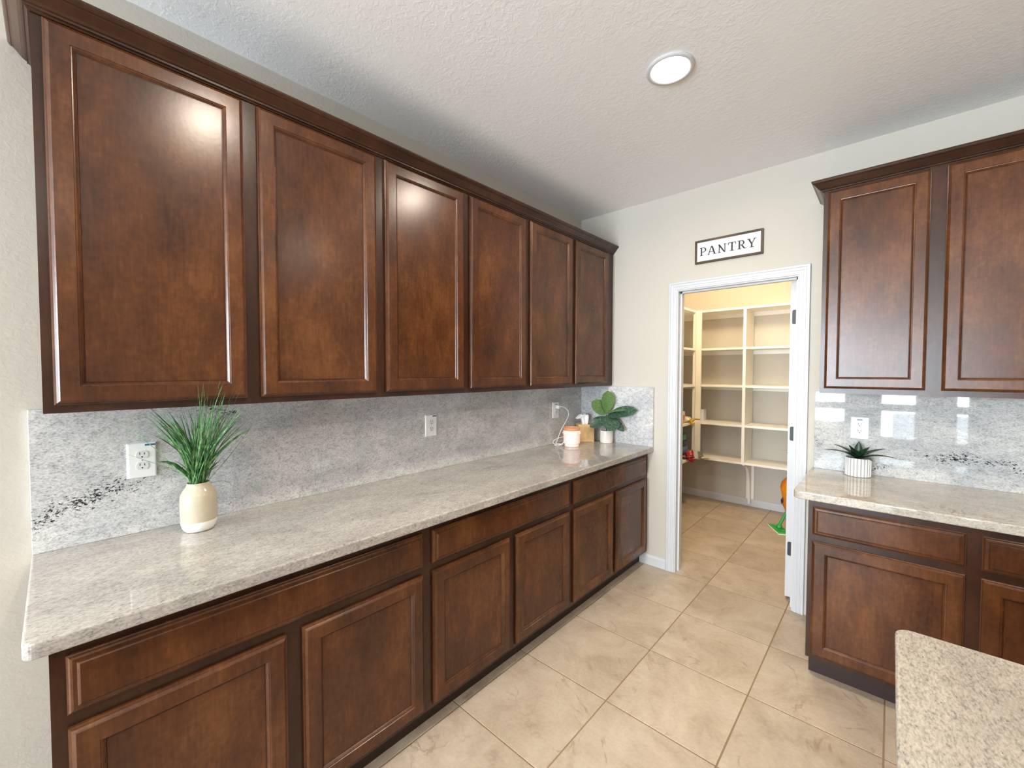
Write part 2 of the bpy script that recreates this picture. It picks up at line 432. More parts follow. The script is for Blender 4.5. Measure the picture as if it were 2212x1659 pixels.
b = MB(); b.box(DL - 0.018, DL, YB - 0.001, YB + 0.118, 0, DT + 0.018); b.box(DR, DR + 0.018, YB - 0.001, YB + 0.118, 0, DT + 0.018); b.box(DL, DR, YB - 0.001, YB + 0.118, DT, DT + 0.018)
b.build('jamb', 'white', dr)
b = MB(); b.box(DL, DL + 0.012, YB + 0.04, YB + 0.075, 0, DT); b.box(DR - 0.012, DR, YB + 0.04, YB + 0.075, 0, DT); b.box(DL, DR, YB + 0.04, YB + 0.075, DT - 0.011, DT)
b.build('door_stop', 'white', dr)
# the slab stands open, square to the wall, its hinge edge towards the kitchen
dw = DR - DL - 0.006
slab = MB()
slab.box(1.4975, 1.5325, YB + 0.131, YB + 0.131 + dw, 0.02, DT - 0.004)
slab = slab.build('slab', 'white', dr)
for z0, z1 in ((0.22, 0.95), (1.10, 1.90)):
    for x, nx in ((1.4975, -1), (1.5325, 1)):
        MB().rings((x, YB + 0.231 if nx > 0 else YB + 0.031 + dw, z0), (0, nx, 0), (0, 0, 1), (nx, 0, 0), dw - 0.2, z1 - z0, [(0, 0), (0.012, 0.004), (0.03, 0.004), (0.05, 0.007)], back=False).build('door_panel', 'white', slab)
for zc in (1.835, 1.087, 0.337):
    poly = []
    for a in range(7): poly.append((1.517 - 0.009 * math.sin(math.radians(a * 15)), zc + 0.036 + 0.009 * math.cos(math.radians(a * 15))))
    for a in range(7): poly.append((1.517 - 0.009 * math.cos(math.radians(a * 15)), zc - 0.036 - 0.009 * math.sin(math.radians(a * 15))))
    poly += [(1.5335, zc - 0.045), (1.5335, zc + 0.045)]
    hb = MB().extrude(poly, lambda a, bb, d: (a, YB + 0.131 - d, bb), -0.001, 0.0025)
    hg = hb.build('hinge', 'black', slab)
    hg['label'] = 'black hinge leaf'

# ------------------------------------------------------------------ baseboards
bp_ = [(0, 0), (0.014, 0), (0.014, 0.062), (0.011, 0.070), (0.006, 0.076), (0, 0.078)]
def base_b(name, path, side):
    struct(MB().sweep(path, bp_, lambda a, bb, h: (a, bb, h), side).build(name, 'white'))
base_b('baseboard_back', [(0.558, YB), (DL - 0.066, YB)], -1)
base_b('baseboard_left', [(0, YF), (0, 0.36)], -1)
base_b('baseboard_pantry', [(0, YB + 0.116), (0, YP), (XP, YP), (XP, YB + 0.116)], -1)

# ------------------------------------------------------------------ kitchen cabinets
DOOR = [(0, 0), (0, 0.009), (0.003, 0.0105), (0.005, 0.0145), (0.009, 0.0175), (0.012, 0.020), (0.050, 0.020), (0.0515, 0.0175), (0.054, 0.017), (0.058, 0.0125), (0.060, 0.0095)]
DRAW = [(0, 0), (0, 0.008), (0.003, 0.0095), (0.006, 0.013), (0.010, 0.015), (0.017, 0.0155), (0.019, 0.018), (0.022, 0.020)]
def door(parent, o, Ux, Nx, w, h, matf='wood'):
    Ux, Nx, o = Vector(Ux), Vector(Nx), Vector(o)
    d = MB().rings(o, Ux, (0, 0, 1), Nx, w, h, DOOR[:-1] + [(0.060, 0.0095), (0.062, 0.0095)], back=True)
    # open the middle: the frame is a ring, the panel sits in it
    d.f.pop()
    dd = d.build('door', matf, parent, fixn=False)
    pn = MB().rings(o + Ux * 0.061 + Vector((0, 0, 0.061)), Ux, (0, 0, 1), Nx, w - 0.122, h - 0.122, [(0, 0.002), (0, 0.0095)], back=True)
    pn.build('panel', matf, dd)
    return dd
def drawer(parent, o, Ux, Nx, w, h):
    return MB().rings(o, Ux, (0, 0, 1), Nx, w, h, DRAW).build('drawer_front', 'wood', parent, fixn=False)

UF, BF = 0.304, 0.611                   # face frame planes
UB, UTOP = 1.3718, 2.440
def frame_strips(b, mk, a0, a1, z0, z1, stiles, rails):
    """face frame 18 mm thick made of stiles (a0,a1) and rails (z0,z1)"""
    for s0, s1 in stiles: mk(b, s0, s1, z0, z1)
    for r0, r1 in rails:
        for (p0, p1), (q0, q1) in zip(stiles[:-1], stiles[1:]): mk(b, p1, q0, r0, r1)

# --- long wall: wall cabinets
ul = [0.4075 + 0.5015 * i for i in range(6)]; uw = 0.458
ucut = [0.387, 1.389, 2.392, YB - 0.001]
names_u = ['dark brown two-door wall cabinet nearest the camera, above the grass vase', 'middle one of the three dark brown wall cabinets on the long wall',
           'dark brown two-door wall cabinet in the corner, above the tissue box']
for c in range(3):
    y0, y1 = ucut[c], ucut[c + 1]
    t = thing('wall_cabinet', (0.16, (y0 + y1) / 2, UB), names_u[c], 'cabinet', 'wall cabinets on the long wall')
    b = MB(); b.box(0.001, UF - 0.018, y0, y1, UB + 0.012, UTOP)
    b.build('body', 'wood_dark', t)
    b = MB(); la, lb = ul[2 * c], ul[2 * c + 1]
    mk = lambda bb, p, q, s, r: bb.box(UF - 0.0179, UF, p, q, s, r)
    frame_strips(b, mk, y0, y1, UB, UTOP, [(y0, la + 0.015), (la + uw - 0.015, lb + 0.015), (lb + uw - 0.015, y1)], [(UB, UB + 0.04), (UTOP - 0.04, UTOP)])
    b.build('face_frame', 'wood_dark', t)
    for l in (la, lb):
        door(t, (UF + 0.001, l, 1.3943), (0, 1, 0), (1, 0, 0), uw, 2.4195 - 1.3943)
crown = [(0, 0), (0.004, 0), (0.006, 0.004), (0.009, 0.006), (0.012, 0.006), (0.012, 0.012), (0.016, 0.014), (0.022, 0.019), (0.029, 0.028), (0.036, 0.037), (0.040, 0.041), (0.043, 0.042), (0.047, 0.046), (0.050, 0.052), (0.050, 0.058), (0, 0.058)]
o = MB().sweep([(0.001, 0.3868), (UF + 0.0005, 0.3868), (UF + 0.0005, YB - 0.001)], crown, lambda a, bb, h: (a, bb, 2.4255 + h), -1).build('crown_molding', 'wood_dark', None, (0.16, 1.9, 2.4255))
tag(o, 'long dark brown crown molding on top of the six-door wall cabinets', 'molding')

# --- long wall: base cabinets
bl = [0.4125 + 0.5088 * i for i in range(6)]; bw = 0.4625
bcut = [0.387, 1.4085, 2.4255, YB - 0.001]
names_b = ['dark brown base cabinet nearest the camera, below the grass vase', 'middle one of the three dark brown base cabinets along the long wall',
           'dark brown base cabinet next to the pantry doorway, left of the baseboard']
ZD0, ZD1, ZR0, ZR1 = 0.1186, 0.6734, 0.7053, 0.8417
for c in range(3):
    y0, y1 = bcut[c], bcut[c + 1]
    t = thing('base_cabinet', (0.3, (y0 + y1) / 2, 0), names_b[c], 'cabinet', 'base cabinets on the long wall')
    box(0.001, BF - 0.018, y0, y1, 0.1, 0.874).build('body', 'wood_dark', t)
    box(0.05, 0.552, y0 + (0.0 if c else 0.0), y1, 0.0005, 0.1).build('toe_kick', 'toe', t)
    la, lb = bl[2 * c], bl[2 * c + 1]
    b = MB(); mk = lambda bb, p, q, s, r: bb.box(BF - 0.0179, BF, p, q, s, r)
    frame_strips(b, mk, y0, y1, 0.097, 0.8745, [(y0, la + 0.015), (la + bw - 0.015, lb + 0.015), (lb + bw - 0.015, y1)], [(0.097, 0.135), (0.655, 0.72), (0.83, 0.8745)])
    b.build('face_frame', 'wood_dark', t)
    drawer(t, (BF + 0.001, la, ZR0), (0, 1, 0), (1, 0, 0), lb + bw - la, ZR1 - ZR0)
    for l in (la, lb): door(t, (BF + 0.001, l, ZD0), (0, 1, 0), (1, 0, 0), bw, ZD1 - ZD0)

# --- pantry wall: wall cabinets and base cabinets on the right
RX = [1.7024, 2.574, 3.446]
rlab = ['dark brown wall cabinet right of the pantry doorway', 'dark brown wall cabinet at the right edge, second from the pantry doorway']
for c in range(2):
    x0, x1 = RX[c], RX[c + 1]
    t = thing('wall_cabinet', ((x0 + x1) / 2, YB - 0.16, UB), rlab[c], 'cabinet', 'wall cabinets on the pantry wall')
    box(x0, x1, YB - UF + 0.018, YB - 0.001, UB + 0.012, UTOP).build('body', 'wood_dark', t)
    la, lb = x0 + 0.0195, x0 + 0.4534; w = 0.382
    b = MB(); mk = lambda bb, p, q, s, r: bb.box(p, q, YB - UF, YB - UF + 0.0179, s, r)
    frame_strips(b, mk, x0, x1, UB, UTOP, [(x0, la + 0.015), (la + w - 0.015, lb + 0.015), (lb + w - 0.015, x1)], [(UB, UB + 0.04), (UTOP - 0.04, UTOP)])
    b.build('face_frame', 'wood_dark', t)
    for l in (la, lb): door(t, (l, YB - UF - 0.001, 1.3985), (1, 0, 0), (0, -1, 0), w, 2.4225 - 1.3985)
o = MB().sweep([(RX[0] - 0.0002, YB - 0.001), (RX[0] - 0.0002, YB - UF - 0.0005), (RX[2], YB - UF - 0.0005)], crown, lambda a, bb, h: (a, bb, 2.4265 + h), -1).build('crown_molding', 'wood_dark', None, (2.4, YB - 0.16, 2.4265))
tag(o, 'dark brown crown molding on the wall cabinets right of the pantry doorway', 'molding')
BX = [1.7014, 2.792, 3.446]
blab = ['dark brown base cabinet with two drawers right of the pantry doorway', 'dark brown base cabinet beyond the right edge, behind the island']
for c in range(2):
    x0, x1 = BX[c], BX[c + 1]
    t = thing('base_cabinet', ((x0 + x1) / 2, YB - 0.3, 0), blab[c], 'cabinet', 'base cabinets on the pantry wall')
    box(x0, x1, YB - BF + 0.018, YB - 0.001, 0.1, 0.874).build('body', 'wood_dark', t)
    box(x0 + (0.008 if c == 0 else 0), x1, YB - 0.557, YB - 0.05, 0.0005, 0.1).build('toe_kick', 'toe', t)
    if c == 0: cols = [(x0 + 0.0183, 0.5018), (x0 + 0.5625, 0.5018)]
    else: cols = [(x0 + 0.0183, x1 - x0 - 0.0366)]
    st = [(x0, cols[0][0] + 0.015)]
    for (p0, pw), (q0, qw) in zip(cols[:-1], cols[1:]): st.append((p0 + pw - 0.015, q0 + 0.015))
    st.append((cols[-1][0] + cols[-1][1] - 0.015, x1))
    b = MB(); mk = lambda bb, p, q, s, r: bb.box(p, q, YB - BF, YB - BF + 0.0179, s, r)
    frame_strips(b, mk, x0, x1, 0.097, 0.8745, st, [(0.097, 0.135), (0.655, 0.72), (0.83, 0.8745)])
    b.build('face_frame', 'wood_dark', t)
    for l, w in cols:
        drawer(t, (l, YB - BF - 0.001, ZR0), (1, 0, 0), (0, -1, 0), w, ZR1 - ZR0)
        door(t, (l, YB - BF - 0.001, ZD0), (1, 0, 0), (0, -1, 0), w, ZD1 - ZD0)

# ------------------------------------------------------------------ worktops and splashbacks
def slab_top(name, poly, mat, z0=0.8755, z1=CT, org=(0, 0, 0), bev=0.006):
    return MB().extrude(poly, lambda a, bb, d: (a, bb, d), z0, z1).build(name, mat, None, None, None, bev, 4)
def rounded(x0, x1, y0, y1, r, which):
    """rectangle with some corners rounded: which in 'sw','se','ne','nw'"""
    pts = []
    for nm, cx, cy, a0 in (('sw', x0, y0, 180), ('se', x1, y0, 270), ('ne', x1, y1, 0), ('nw', x0, y1, 90)):
        sx = 1 if 'w' in nm else -1; sy = 1 if 's' in nm else -1
        if nm in which:
            for k in range(7):
                a = math.radians(a0 + k * 15); pts.append((cx + sx * r + r * math.cos(a), cy + sy * r + r * math.sin(a)))
        else: pts.append((cx, cy))
    return pts
tag(slab_top('worktop', rounded(0.001, 0.661, 0.3494, YB - 0.001, 0.02, ('se',)), 'counter'), 'long speckled grey granite worktop on the base cabinets, grass vase standing on it', 'worktop')
tag(slab_top('worktop', rounded(1.644, 3.45, YB - 0.661, YB - 0.001, 0.03, ('sw',)), 'counter_right'), 'speckled granite worktop right of the pantry doorway, striped pot standing on it', 'worktop')
tag(box(0.001, 0.0205, 0.3510, YB - 0.001, CT - 0.0002, 1.3665).build('splashback', 'splash', None, None, None, 0.0015, 1), 'long grey granite splashback with three outlets under the wall cabinets', 'splashback')
tag(box(0.021, 0.661, YB - 0.0205, YB - 0.001, CT - 0.0002, 1.3665).build('splashback', 'splash_end', None, None, None, 0.0015, 1), 'short granite splashback in the corner behind the leafy plant', 'splashback')
tag(box(1.654, 3.45, YB - 0.0205, YB - 0.001, CT - 0.0002, 1.3700).build('splashback', 'splash_right', None, None, None, 0.0015, 1), 'glossy granite splashback behind the striped pot', 'splashback')

# island
isl = thing('kitchen_island', (2.6, 0.3, 0), 'kitchen island with a pale speckled granite top at the lower right corner', 'island')
MB().extrude(rounded(2.0034, 3.3, -1.3, 1.677, 0.03, ('sw', 'se', 'ne', 'nw')), lambda a, bb, d: (a, bb, d), 0.8755, CT).build('granite_top', 'island', isl, None, None, 0.006, 4)
box(2.06, 3.0, -1.24, 1.62, 0.1, 0.8752).build('body', 'wood_dark', isl)
box(2.12, 2.94, -1.18, 1.56, 0.0005, 0.1).build('toe_kick', 'toe', isl)
for k in range(4):
    door(isl, (2.0595, 1.60 - k * 0.715, 0.13), (0, -1, 0), (-1, 0, 0), 0.68, 0.72)

# ------------------------------------------------------------------ recessed lamps
M['lens'] = plain('lamp_lens', (1, 0.9, 0.75, 1), 0.5, emit=(1, 0.86, 0.66, 1), es=14.0, var=0.01)
M['reflector'] = plain('lamp_reflector', srgb(240, 225, 200), 0.3)
CANS = [(1.265, 2.195, 'round recessed ceiling lamp in front of the pantry sign'), (1.235, 0.955, 'recessed ceiling lamp above the worktop, out of frame'),
        (3.2, 2.195, 'recessed ceiling lamp beyond the island, right of the frame'), (3.2, 0.2, 'recessed ceiling lamp above the island'),
        (2.3, -1.7, 'added, unseen recessed ceiling lamp behind the camera, near the window'), (3.2, -2.0, 'recessed ceiling lamp nearest the window wall')]  # lamp behind the camera is added, placed to keep light off the left wall
for x, y, lb_ in CANS:
    t = thing('ceiling_lamp', (x, y, H), lb_, 'lamp', 'recessed ceiling lamps')
    MB().lathe([(0.076, -0.0005), (0.096, -0.0005), (0.0975, -0.004), (0.094, -0.009), (0.084, -0.0105), (0.078, -0.008), (0.076, -0.004)], (x, y, H), 40, False, False).build('trim_ring', 'white', t, None, 50)
    MB().lathe([(0.0775, -0.001), (0.0765, -0.006), (0.05, -0.0072), (0.001, -0.0076)], (x, y, H), 40, True, True).build('lens', 'lens', t, None, 50)
    ld = bpy.data.lights.new('lamp_light', 'AREA'); ld.shape = 'DISK'; ld.size = 0.15; ld.energy = CAN_W; ld.color = (1, 0.87, 0.72); ld.spread = math.radians(170)
    lo = bpy.data.objects.new('lamp_light', ld); COL.objects.link(lo); lo.parent = t; lo.location = (0, 0, -0.012)
# pantry lamp
t = thing('ceiling_lamp', (0.95, 4.35, H), 'round flush ceiling lamp inside the pantry', 'lamp')
MB().lathe([(0.15, -0.0005), (0.15, -0.025), (0.145, -0.03)], (0.95, 4.35, H), 32).build('rim', 'white', t, None, 40)
MB().lathe([(0.14, -0.0302), (0.135, -0.05), (0.10, -0.075), (0.05, -0.088), (0.002, -0.092)], (0.95, 4.35, H), 32).build('shade', 'lens', t, None, 50)
ld = bpy.data.lights.new('lamp_light', 'POINT'); ld.energy = PANTRY_W; ld.color = (1, 0.78, 0.48); ld.shadow_soft_size = 0.1
lo = bpy.data.objects.new('lamp_light', ld); COL.objects.link(lo); lo.parent = t; lo.location = (0, 0, -0.22)

# ------------------------------------------------------------------ pantry sign
M['sign_frame'] = wood('weathered_wood', srgb(52, 42, 30), srgb(84, 70, 52), srgb(112, 88, 72), 0.7)
M['sign_board'] = plain('sign_board', srgb(228, 229, 233), 0.6, var=0.02)
M['ink'] = plain('black_ink', srgb(32, 30, 38), 0.6)
SL, SR, SB, ST = 0.949, 1.367, 2.2365, 2.3955
t = thing('wall_sign', ((SL + SR) / 2, YB, SB), 'framed white sign reading PANTRY above the doorway', 'sign')
fw = 0.0135
box(SL + fw - 0.002, SR - fw + 0.002, YB - 0.011, YB - 0.001, SB + fw - 0.002, ST - fw + 0.002).build('board', 'sign_board', t)
for x0, x1, z0, z1 in ((SL, SL + fw, SB, ST), (SR - fw, SR, SB, ST), (SL + fw, SR - fw, SB, SB + fw), (SL + fw, SR - fw, ST - fw, ST)):
    box(x0, x1, YB - 0.019, YB - 0.001, z0, z1).build('frame_strip', 'sign_frame', t, None, None, 0.001, 1)
def rct(x0, x1, y0, y1): return [(x0, y0), (x1, y0), (x1, y1), (x0, y1)]
def dia(xa, ya, xb, yb, w): return [(xa - w / 2, ya), (xa + w / 2, ya), (xb + w / 2, yb), (xb - w / 2, yb)]
def bowl(cx, cy, ro, rv, ri, rj):
    P = []
    for k in range(12):
        a0, a1 = math.radians(-90 + 15 * k), math.radians(-75 + 15 * k)
        P.append([(cx + ri * math.cos(a0), cy + rj * math.sin(a0)), (cx + ro * math.cos(a0), cy + rv * math.sin(a0)), (cx + ro * math.cos(a1), cy + rv * math.sin(a1)), (cx + ri * math.cos(a1), cy + rj * math.sin(a1))])
    return P
s_ = 0.0565
LET = {
 'P': (0.76, [rct(.11, .28, 0, 1), rct(0, .40, 0, .07), rct(0, .3, .93, 1), rct(.2, .38, .93, 1), rct(.2, .38, .41, .48)] + bowl(.38, .705, .38, .295, .22, .225)),
 'A': (1.0, [dia(.10, 0, .44, 1, .10), dia(.83, 0, .49, 1, .18), rct(.22, .70, .29, .37), rct(-.03, .25, 0, .07), rct(.64, 1.02, 0, .07)]),
 'N': (0.98, [rct(.12, .22, 0, 1), rct(.75, .85, 0, 1), [(.01, 1), (.23, 1), (.85, 0), (.70, 0)], rct(0, .34, 0, .07), rct(.63, .97, .93, 1)]),
 'T': (0.88, [rct(.355, .525, 0, 1), rct(.02, .86, .92, 1), [(.0, .72), (.06, .72), (.11, 1), (.02, 1)], [(.82, .72), (.88, .72), (.86, 1), (.77, 1)], rct(.21, .67, 0, .07)]),
 'R': (0.84, [rct(.11, .28, 0, 1), rct(0, .40, 0, .07), rct(0, .3, .93, 1), rct(.2, .38, .93, 1), rct(.2, .44, .44, .515), dia(.74, 0, .42, .5, .18), rct(.68, .96, 0, .07)] + bowl(.38, .72, .35, .28, .19, .205)),
 'Y': (0.96, [dia(.48, .40, .15, 1, .175), dia(.48, .40, .80, 1, .10), rct(.395, .565, 0, .46), rct(.26, .70, 0, .07), rct(0, .35, .93, 1), rct(.64, .96, .93, 1)]),
}
tot = sum(LET[c][0] for c in 'PANTRY') + 5 * 0.15
x = (SL + SR) / 2 - tot * s_ / 2 - 0.004
for ch in 'PANTRY':
    w, polys = LET[ch]; b = MB()
    for pi, P in enumerate(polys):
        b.extrude(P, lambda a, bb, d: (x + a * s_, YB - d, SB + 0.052 + bb * s_), 0.0108, 0.0114 + 0.00001 * pi)
    b.build('letter', 'ink', t)
    x += (w + 0.15) * s_

# ------------------------------------------------------------------ power outlets
def outlet(o, Ux, Nx, label, style):
    o, Ux, Nx = Vector(o), Vector(Ux), Vector(Nx); V = Vector((0, 0, 1))
    t = thing('power_outlet', o, label, 'outlet', 'outlets in the splashbacks')
    W, Hh = 0.080, 0.124
    c0 = o - Ux * W / 2 - V * Hh / 2
    MB().rings(c0, Ux, V, Nx, W, Hh, [(0, 0), (0, 0.003), (0.003, 0.006), (0.006, 0.0065)]).build('cover_plate', 'plastic', t, fixn=False)
    mp = lambda a, bb, d: o + Ux * a + V * bb + Nx * d
    if style == 'duplex':
        for s in (1, -1):
            zc = 0.0195 * s; poly = []
            for k in range(24):
                a = 2 * math.pi * k / 24; poly.append((0.0172 * math.cos(a), zc + max(-0.0135, min(0.0135, 0.0172 * math.sin(a)))))
            rc = MB().extrude(poly, mp, 0.005, 0.0082).build('receptacle', 'receptacle', t)
            for xx, hh in ((-0.0062, 0.0085), (0.0062, 0.007)):
                MB().extrude(rct(xx - 0.0011, xx + 0.0011, zc + 0.001, zc + 0.001 + hh), mp, 0.007, 0.0085).build('slot', 'slot', rc)
            MB().extrude([(0.0026 * math.cos(k * math.pi / 5), zc - 0.007 + 0.0026 * math.sin(k * math.pi / 5)) for k in range(10)], mp, 0.007, 0.0085).build('slot', 'slot', rc)
        MB().extrude([(0.002 * math.cos(k * math.pi / 5), 0.002 * math.sin(k * math.pi / 5)) for k in range(10)], mp, 0.005, 0.0075).build('screw', 'chrome', t)
        MB().extrude(rct(0.008, 0.037, 0.0505, 0.0565), mp, 0.006, 0.0069).build('sticker', 'sticker', t)
    else:
        rc = MB().rings(o - Ux * 0.0165 - V * 0.0335, Ux, V, Nx, 0.033, 0.067, [(0, 0.005), (0, 0.0085), (0.0012, 0.0092)]).build('receptacle', 'receptacle', t, fixn=False)
        for s in (1, -1):
            zc = 0.019 * s
            for xx, hh in ((-0.0062, 0.0085), (0.0062, 0.007)):
                MB().extrude(rct(xx - 0.0011, xx + 0.0011, zc + 0.001, zc + 0.001 + hh), mp, 0.007, 0.0096).build('slot', 'slot', rc)
            MB().extrude([(0.0026 * math.cos(k * math.pi / 5), zc - 0.006 + 0.0026 * math.sin(k * math.pi / 5)) for k in range(10)], mp, 0.007, 0.0096).build('slot', 'slot', rc)
        MB().extrude(rct(-0.012, 0.012, 0.044, 0.049), mp, 0.006, 0.0069).build('sticker', 'sticker', t)
    return t
outlet((0.0206, 0.613, 1.171), (0, 1, 0), (1, 0, 0), 'white duplex outlet left of the grass vase', 'duplex')
outlet((0.0206, 1.870, 1.174), (0, 1, 0), (1, 0, 0), 'white outlet in the middle of the long splashback, nothing plugged in', 'duplex')
outlet((0.0206, 3.080, 1.180), (0, 1, 0), (1, 0, 0), 'white outlet near the corner with a white plug in it', 'decora')
outlet((1.860, YB - 0.0206, 1.170), (1, 0, 0), (0, -1, 0), 'white rectangular outlet above the striped pot', 'decora')

# ------------------------------------------------------------------ vase with ornamental grass
VX, VY = 0.140, 0.752
M['vase'] = plain('beige_glaze', srgb(188, 178, 156), 0.16, bscale=120, var=0.07)
M['vase_base'] = plain('white_ceramic', srgb(240, 238, 234), 0.55, var=0.01)
M['grass'] = None
def leaf_mat(name, a, bcol, c, scale=30, rough=0.4):
    mt, nt, p, N, L = new_mat(name)
    tc = N('ShaderNodeTexCoord'); nz = N('ShaderNodeTexNoise'); nz.inputs['Scale'].default_value = scale; nz.inputs['Detail'].default_value = 3
    L(tc.outputs['Object'], nz.inputs['Vector']); r = ramp(N, [(0.3, a), (0.5, bcol), (0.7, c)]); L(nz.outputs['Fac'], r.inputs[0]); L(r.outputs[0], p.inputs['Base Color'])
    p.inputs['Roughness'].default_value = rough
    return mt
M['grass'] = leaf_mat('grass_green', srgb(40, 82, 46), srgb(78, 132, 76), srgb(150, 184, 126), 55)
t = thing('grass_vase', (VX, VY, CT), 'beige and white ceramic vase of tall green grass on the long worktop', 'vase')
MB().lathe([(0.036, 0.0005), (0.043, 0.003), (0.049, 0.012), (0.0535, 0.028), (0.0545, 0.038)], (VX, VY, CT), 40, True, False).build('base', 'vase_base', t, None, 50)['label'] = 'unglazed white base of the vase'
MB().lathe([(0.0545, 0.038), (0.0555, 0.06), (0.0555, 0.10), (0.0545, 0.125), (0.051, 0.137), (0.044, 0.149), (0.0375, 0.158), (0.035, 0.166), (0.0345, 0.172), (0.0325, 0.173), (0.032, 0.168), (0.034, 0.155), (0.030, 0.150), (0.001, 0.150)], (VX, VY, CT), 40, False, True).build('body', 'vase', t, None, 40)
gb = MB()
def blade(b, p0, tip, bow, w, n=8):
    p0, tip, bow = Vector(p0), Vector(tip), Vector(bow)
    mid = (p0 + tip) / 2 + bow
    vs = []; fs = []
    tw = random.uniform(0, math.pi)
    for i in range(n + 1):
        s = i / n
        q = p0 * (1 - s) ** 2 + mid * 2 * s * (1 - s) + tip * s * s
        t_ = ((mid - p0) * (1 - s) + (tip - mid) * s).normalized()
        sd = t_.cross(Vector((math.cos(tw), math.sin(tw), 0.2))).normalized()
        nn = sd.cross(t_)
        ww = w * (0.55 + 0.9 * s if s < 0.45 else 0.955 * (1 - ((s - 0.45) / 0.55) ** 1.7)) + 0.00015
        vs += [q - sd * ww, q + nn * ww * 0.45, q + sd * ww]
    for i in range(n):
        a = i * 3
        fs += [(a, a + 1, a + 4, a + 3), (a + 1, a + 2, a + 5, a + 4)]
    b.add(vs, fs)
neck = lambda: (VX + random.uniform(-.022, .022), VY + random.uniform(-.022, .022), CT + 0.152)
for k in range(120):      # fanning out under the cabinet
    a = random.uniform(-0.145, 0.165)
    tip = (VX + random.uniform(-0.08, 0.13), VY + a, CT + random.uniform(0.36, 0.452) - 0.5 * max(0, a - 0.09))
    bow = (random.uniform(-.015, .015), -0.30 * a, 0.03)
    blade(gb, neck(), tip, bow, random.uniform(0.0014, 0.0030))
for k in range(34):      # long blades leaning out past the cabinet face
    tip = (random.uniform(0.345, 0.41), VY + random.uniform(-0.05, 0.09), CT + random.uniform(0.44, 0.55))
    blade(gb, neck(), tip, (-0.025, random.uniform(-.02, .02), 0.02), random.uniform(0.0013, 0.0026))
for k in range(34):      # short ones
    tip = (VX + random.uniform(-0.06, 0.12), VY + random.uniform(-0.09, 0.09), CT + random.uniform(0.22, 0.34))
    blade(gb, neck(), tip, (0, 0, 0.02), random.uniform(0.002, 0.0036))
for tip, bow in (((0.09, 0.555, 1.215), (0, 0.05, -0.01)), ((0.06, 0.50, 1.345), (0, -0.02, 0.10)), ((0.07, 0.885, 0.95), (0, 0.06, 0.10)), ((0.06, 0.95, 1.27), (0, 0.02, 0.0)), ((0.12, 0.96, 1.31), (0, 0.03, 0.02))):
    blade(gb, neck(), tip, bow, 0.0013)
go = gb.build('grass_blades', 'grass', t, fixn=False, smooth=60); go['kind'] = 'stuff'
for tip, bow, w in (((0.13, 0.64, 1.175), (0.01, 0.0, 0.06), 0.0075), ((0.10, 0.60, 1.352), (0, 0.03, 0.03), 0.006), ((0.17, 0.76, 1.17), (0.01, 0, 0.02), 0.006)):
    q = MB(); blade(q, neck(), tip, bow, w); q.build('broad_blade', 'grass', t, fixn=False, smooth=60)

# ------------------------------------------------------------------ wax warmer with its cord and plug
M['warmer'] = plain('glowing_ceramic', srgb(246, 226, 220), 0.35, emit=(1.0, 0.58, 0.42, 1), es=0.26, bscale=300, var=0.03)
M['copper'] = plain('copper_dish', srgb(208, 150, 116), 0.35, emit=(1.0, 0.45, 0.2, 1), es=0.12)
WX, WY = 0.186, 3.066
t = thing('wax_warmer', (WX, WY, CT), 'glowing pale pink wax warmer plugged in near the corner', 'warmer')
MB().lathe([(0.05, 0.0005), (0.054, 0.003), (0.054, 0.018), (0.052, 0.020), (0.061, 0.024), (0.063, 0.032), (0.0635, 0.075), (0.0645, 0.112), (0.065, 0.118), (0.061, 0.122)], (WX, WY, CT), 40).build('body', 'warmer', t, None, 35)
MB().lathe([(0.059, 0.1222), (0.060, 0.126), (0.063, 0.138), (0.064, 0.144), (0.062, 0.145), (0.058, 0.135), (0.03, 0.131), (0.001, 0.130)], (WX, WY, CT), 40).build('dish', 'copper', t, None, 35)['label'] = 'copper coloured wax dish'
for k in range(12):
    a = 2 * math.pi * k / 12 + 0.15
    bm_ = MB().lathe([(0.0006, -0.006), (0.0035, -0.005), (0.0058, 0), (0.0035, 0.005), (0.0006, 0.006)], (WX + 0.0655 * math.cos(a), WY + 0.0655 * math.sin(a), CT + 0.104), 10)
    bm_.build('bead', 'warmer', t, None, 60)
def smooth_curve(ctrl, n=10):
    P = [Vector(c) for c in ctrl]; P = [P[0] * 2 - P[1]] + P + [P[-1] * 2 - P[-2]]; out = []
    for i in range(1, len(P) - 2):
        for k in range(n):
            s = k / n; a, b_, c, d = P[i - 1:i + 3]
            out.append(0.5 * ((2 * b_) + (c - a) * s + (2 * a - 5 * b_ + 4 * c - d) * s * s + (3 * b_ - a - 3 * c + d) * s ** 3))
    out.append(P[-2]); return out
cp = smooth_curve([(0.060, 3.080, 1.208), (0.085, 3.10, 1.206), (0.105, 3.125, 1.18), (0.110, 3.13, 1.14), (0.098, 3.10, 1.08), (0.085, 3.06, 1.02), (0.08, 3.03, 0.96), (0.085, 3.0, 0.925),
                   (0.12, 2.985, 0.919), (0.15, 3.03, 0.955), (0.13, 3.07, 0.975), (0.10, 3.05, 0.975), (0.075, 2.985, 0.955), (0.10, 2.96, 0.935), (0.14, 3.01, 0.93), (0.11, 3.045, 0.925), (0.09, 2.99, 0.93), (0.10, 2.975, 0.918), (0.1325, 3.015, 0.92)], 8)
MB().tube(cp, 0.0026, 8).build('power_cord', 'plastic', t, None, 60)['label'] = 'white cord looping to the corner outlet'
box(0.0302, 0.062, 3.068, 3.092, 1.192, 1.220).build('plug', 'plastic', t, None, 40, 0.005, 2)

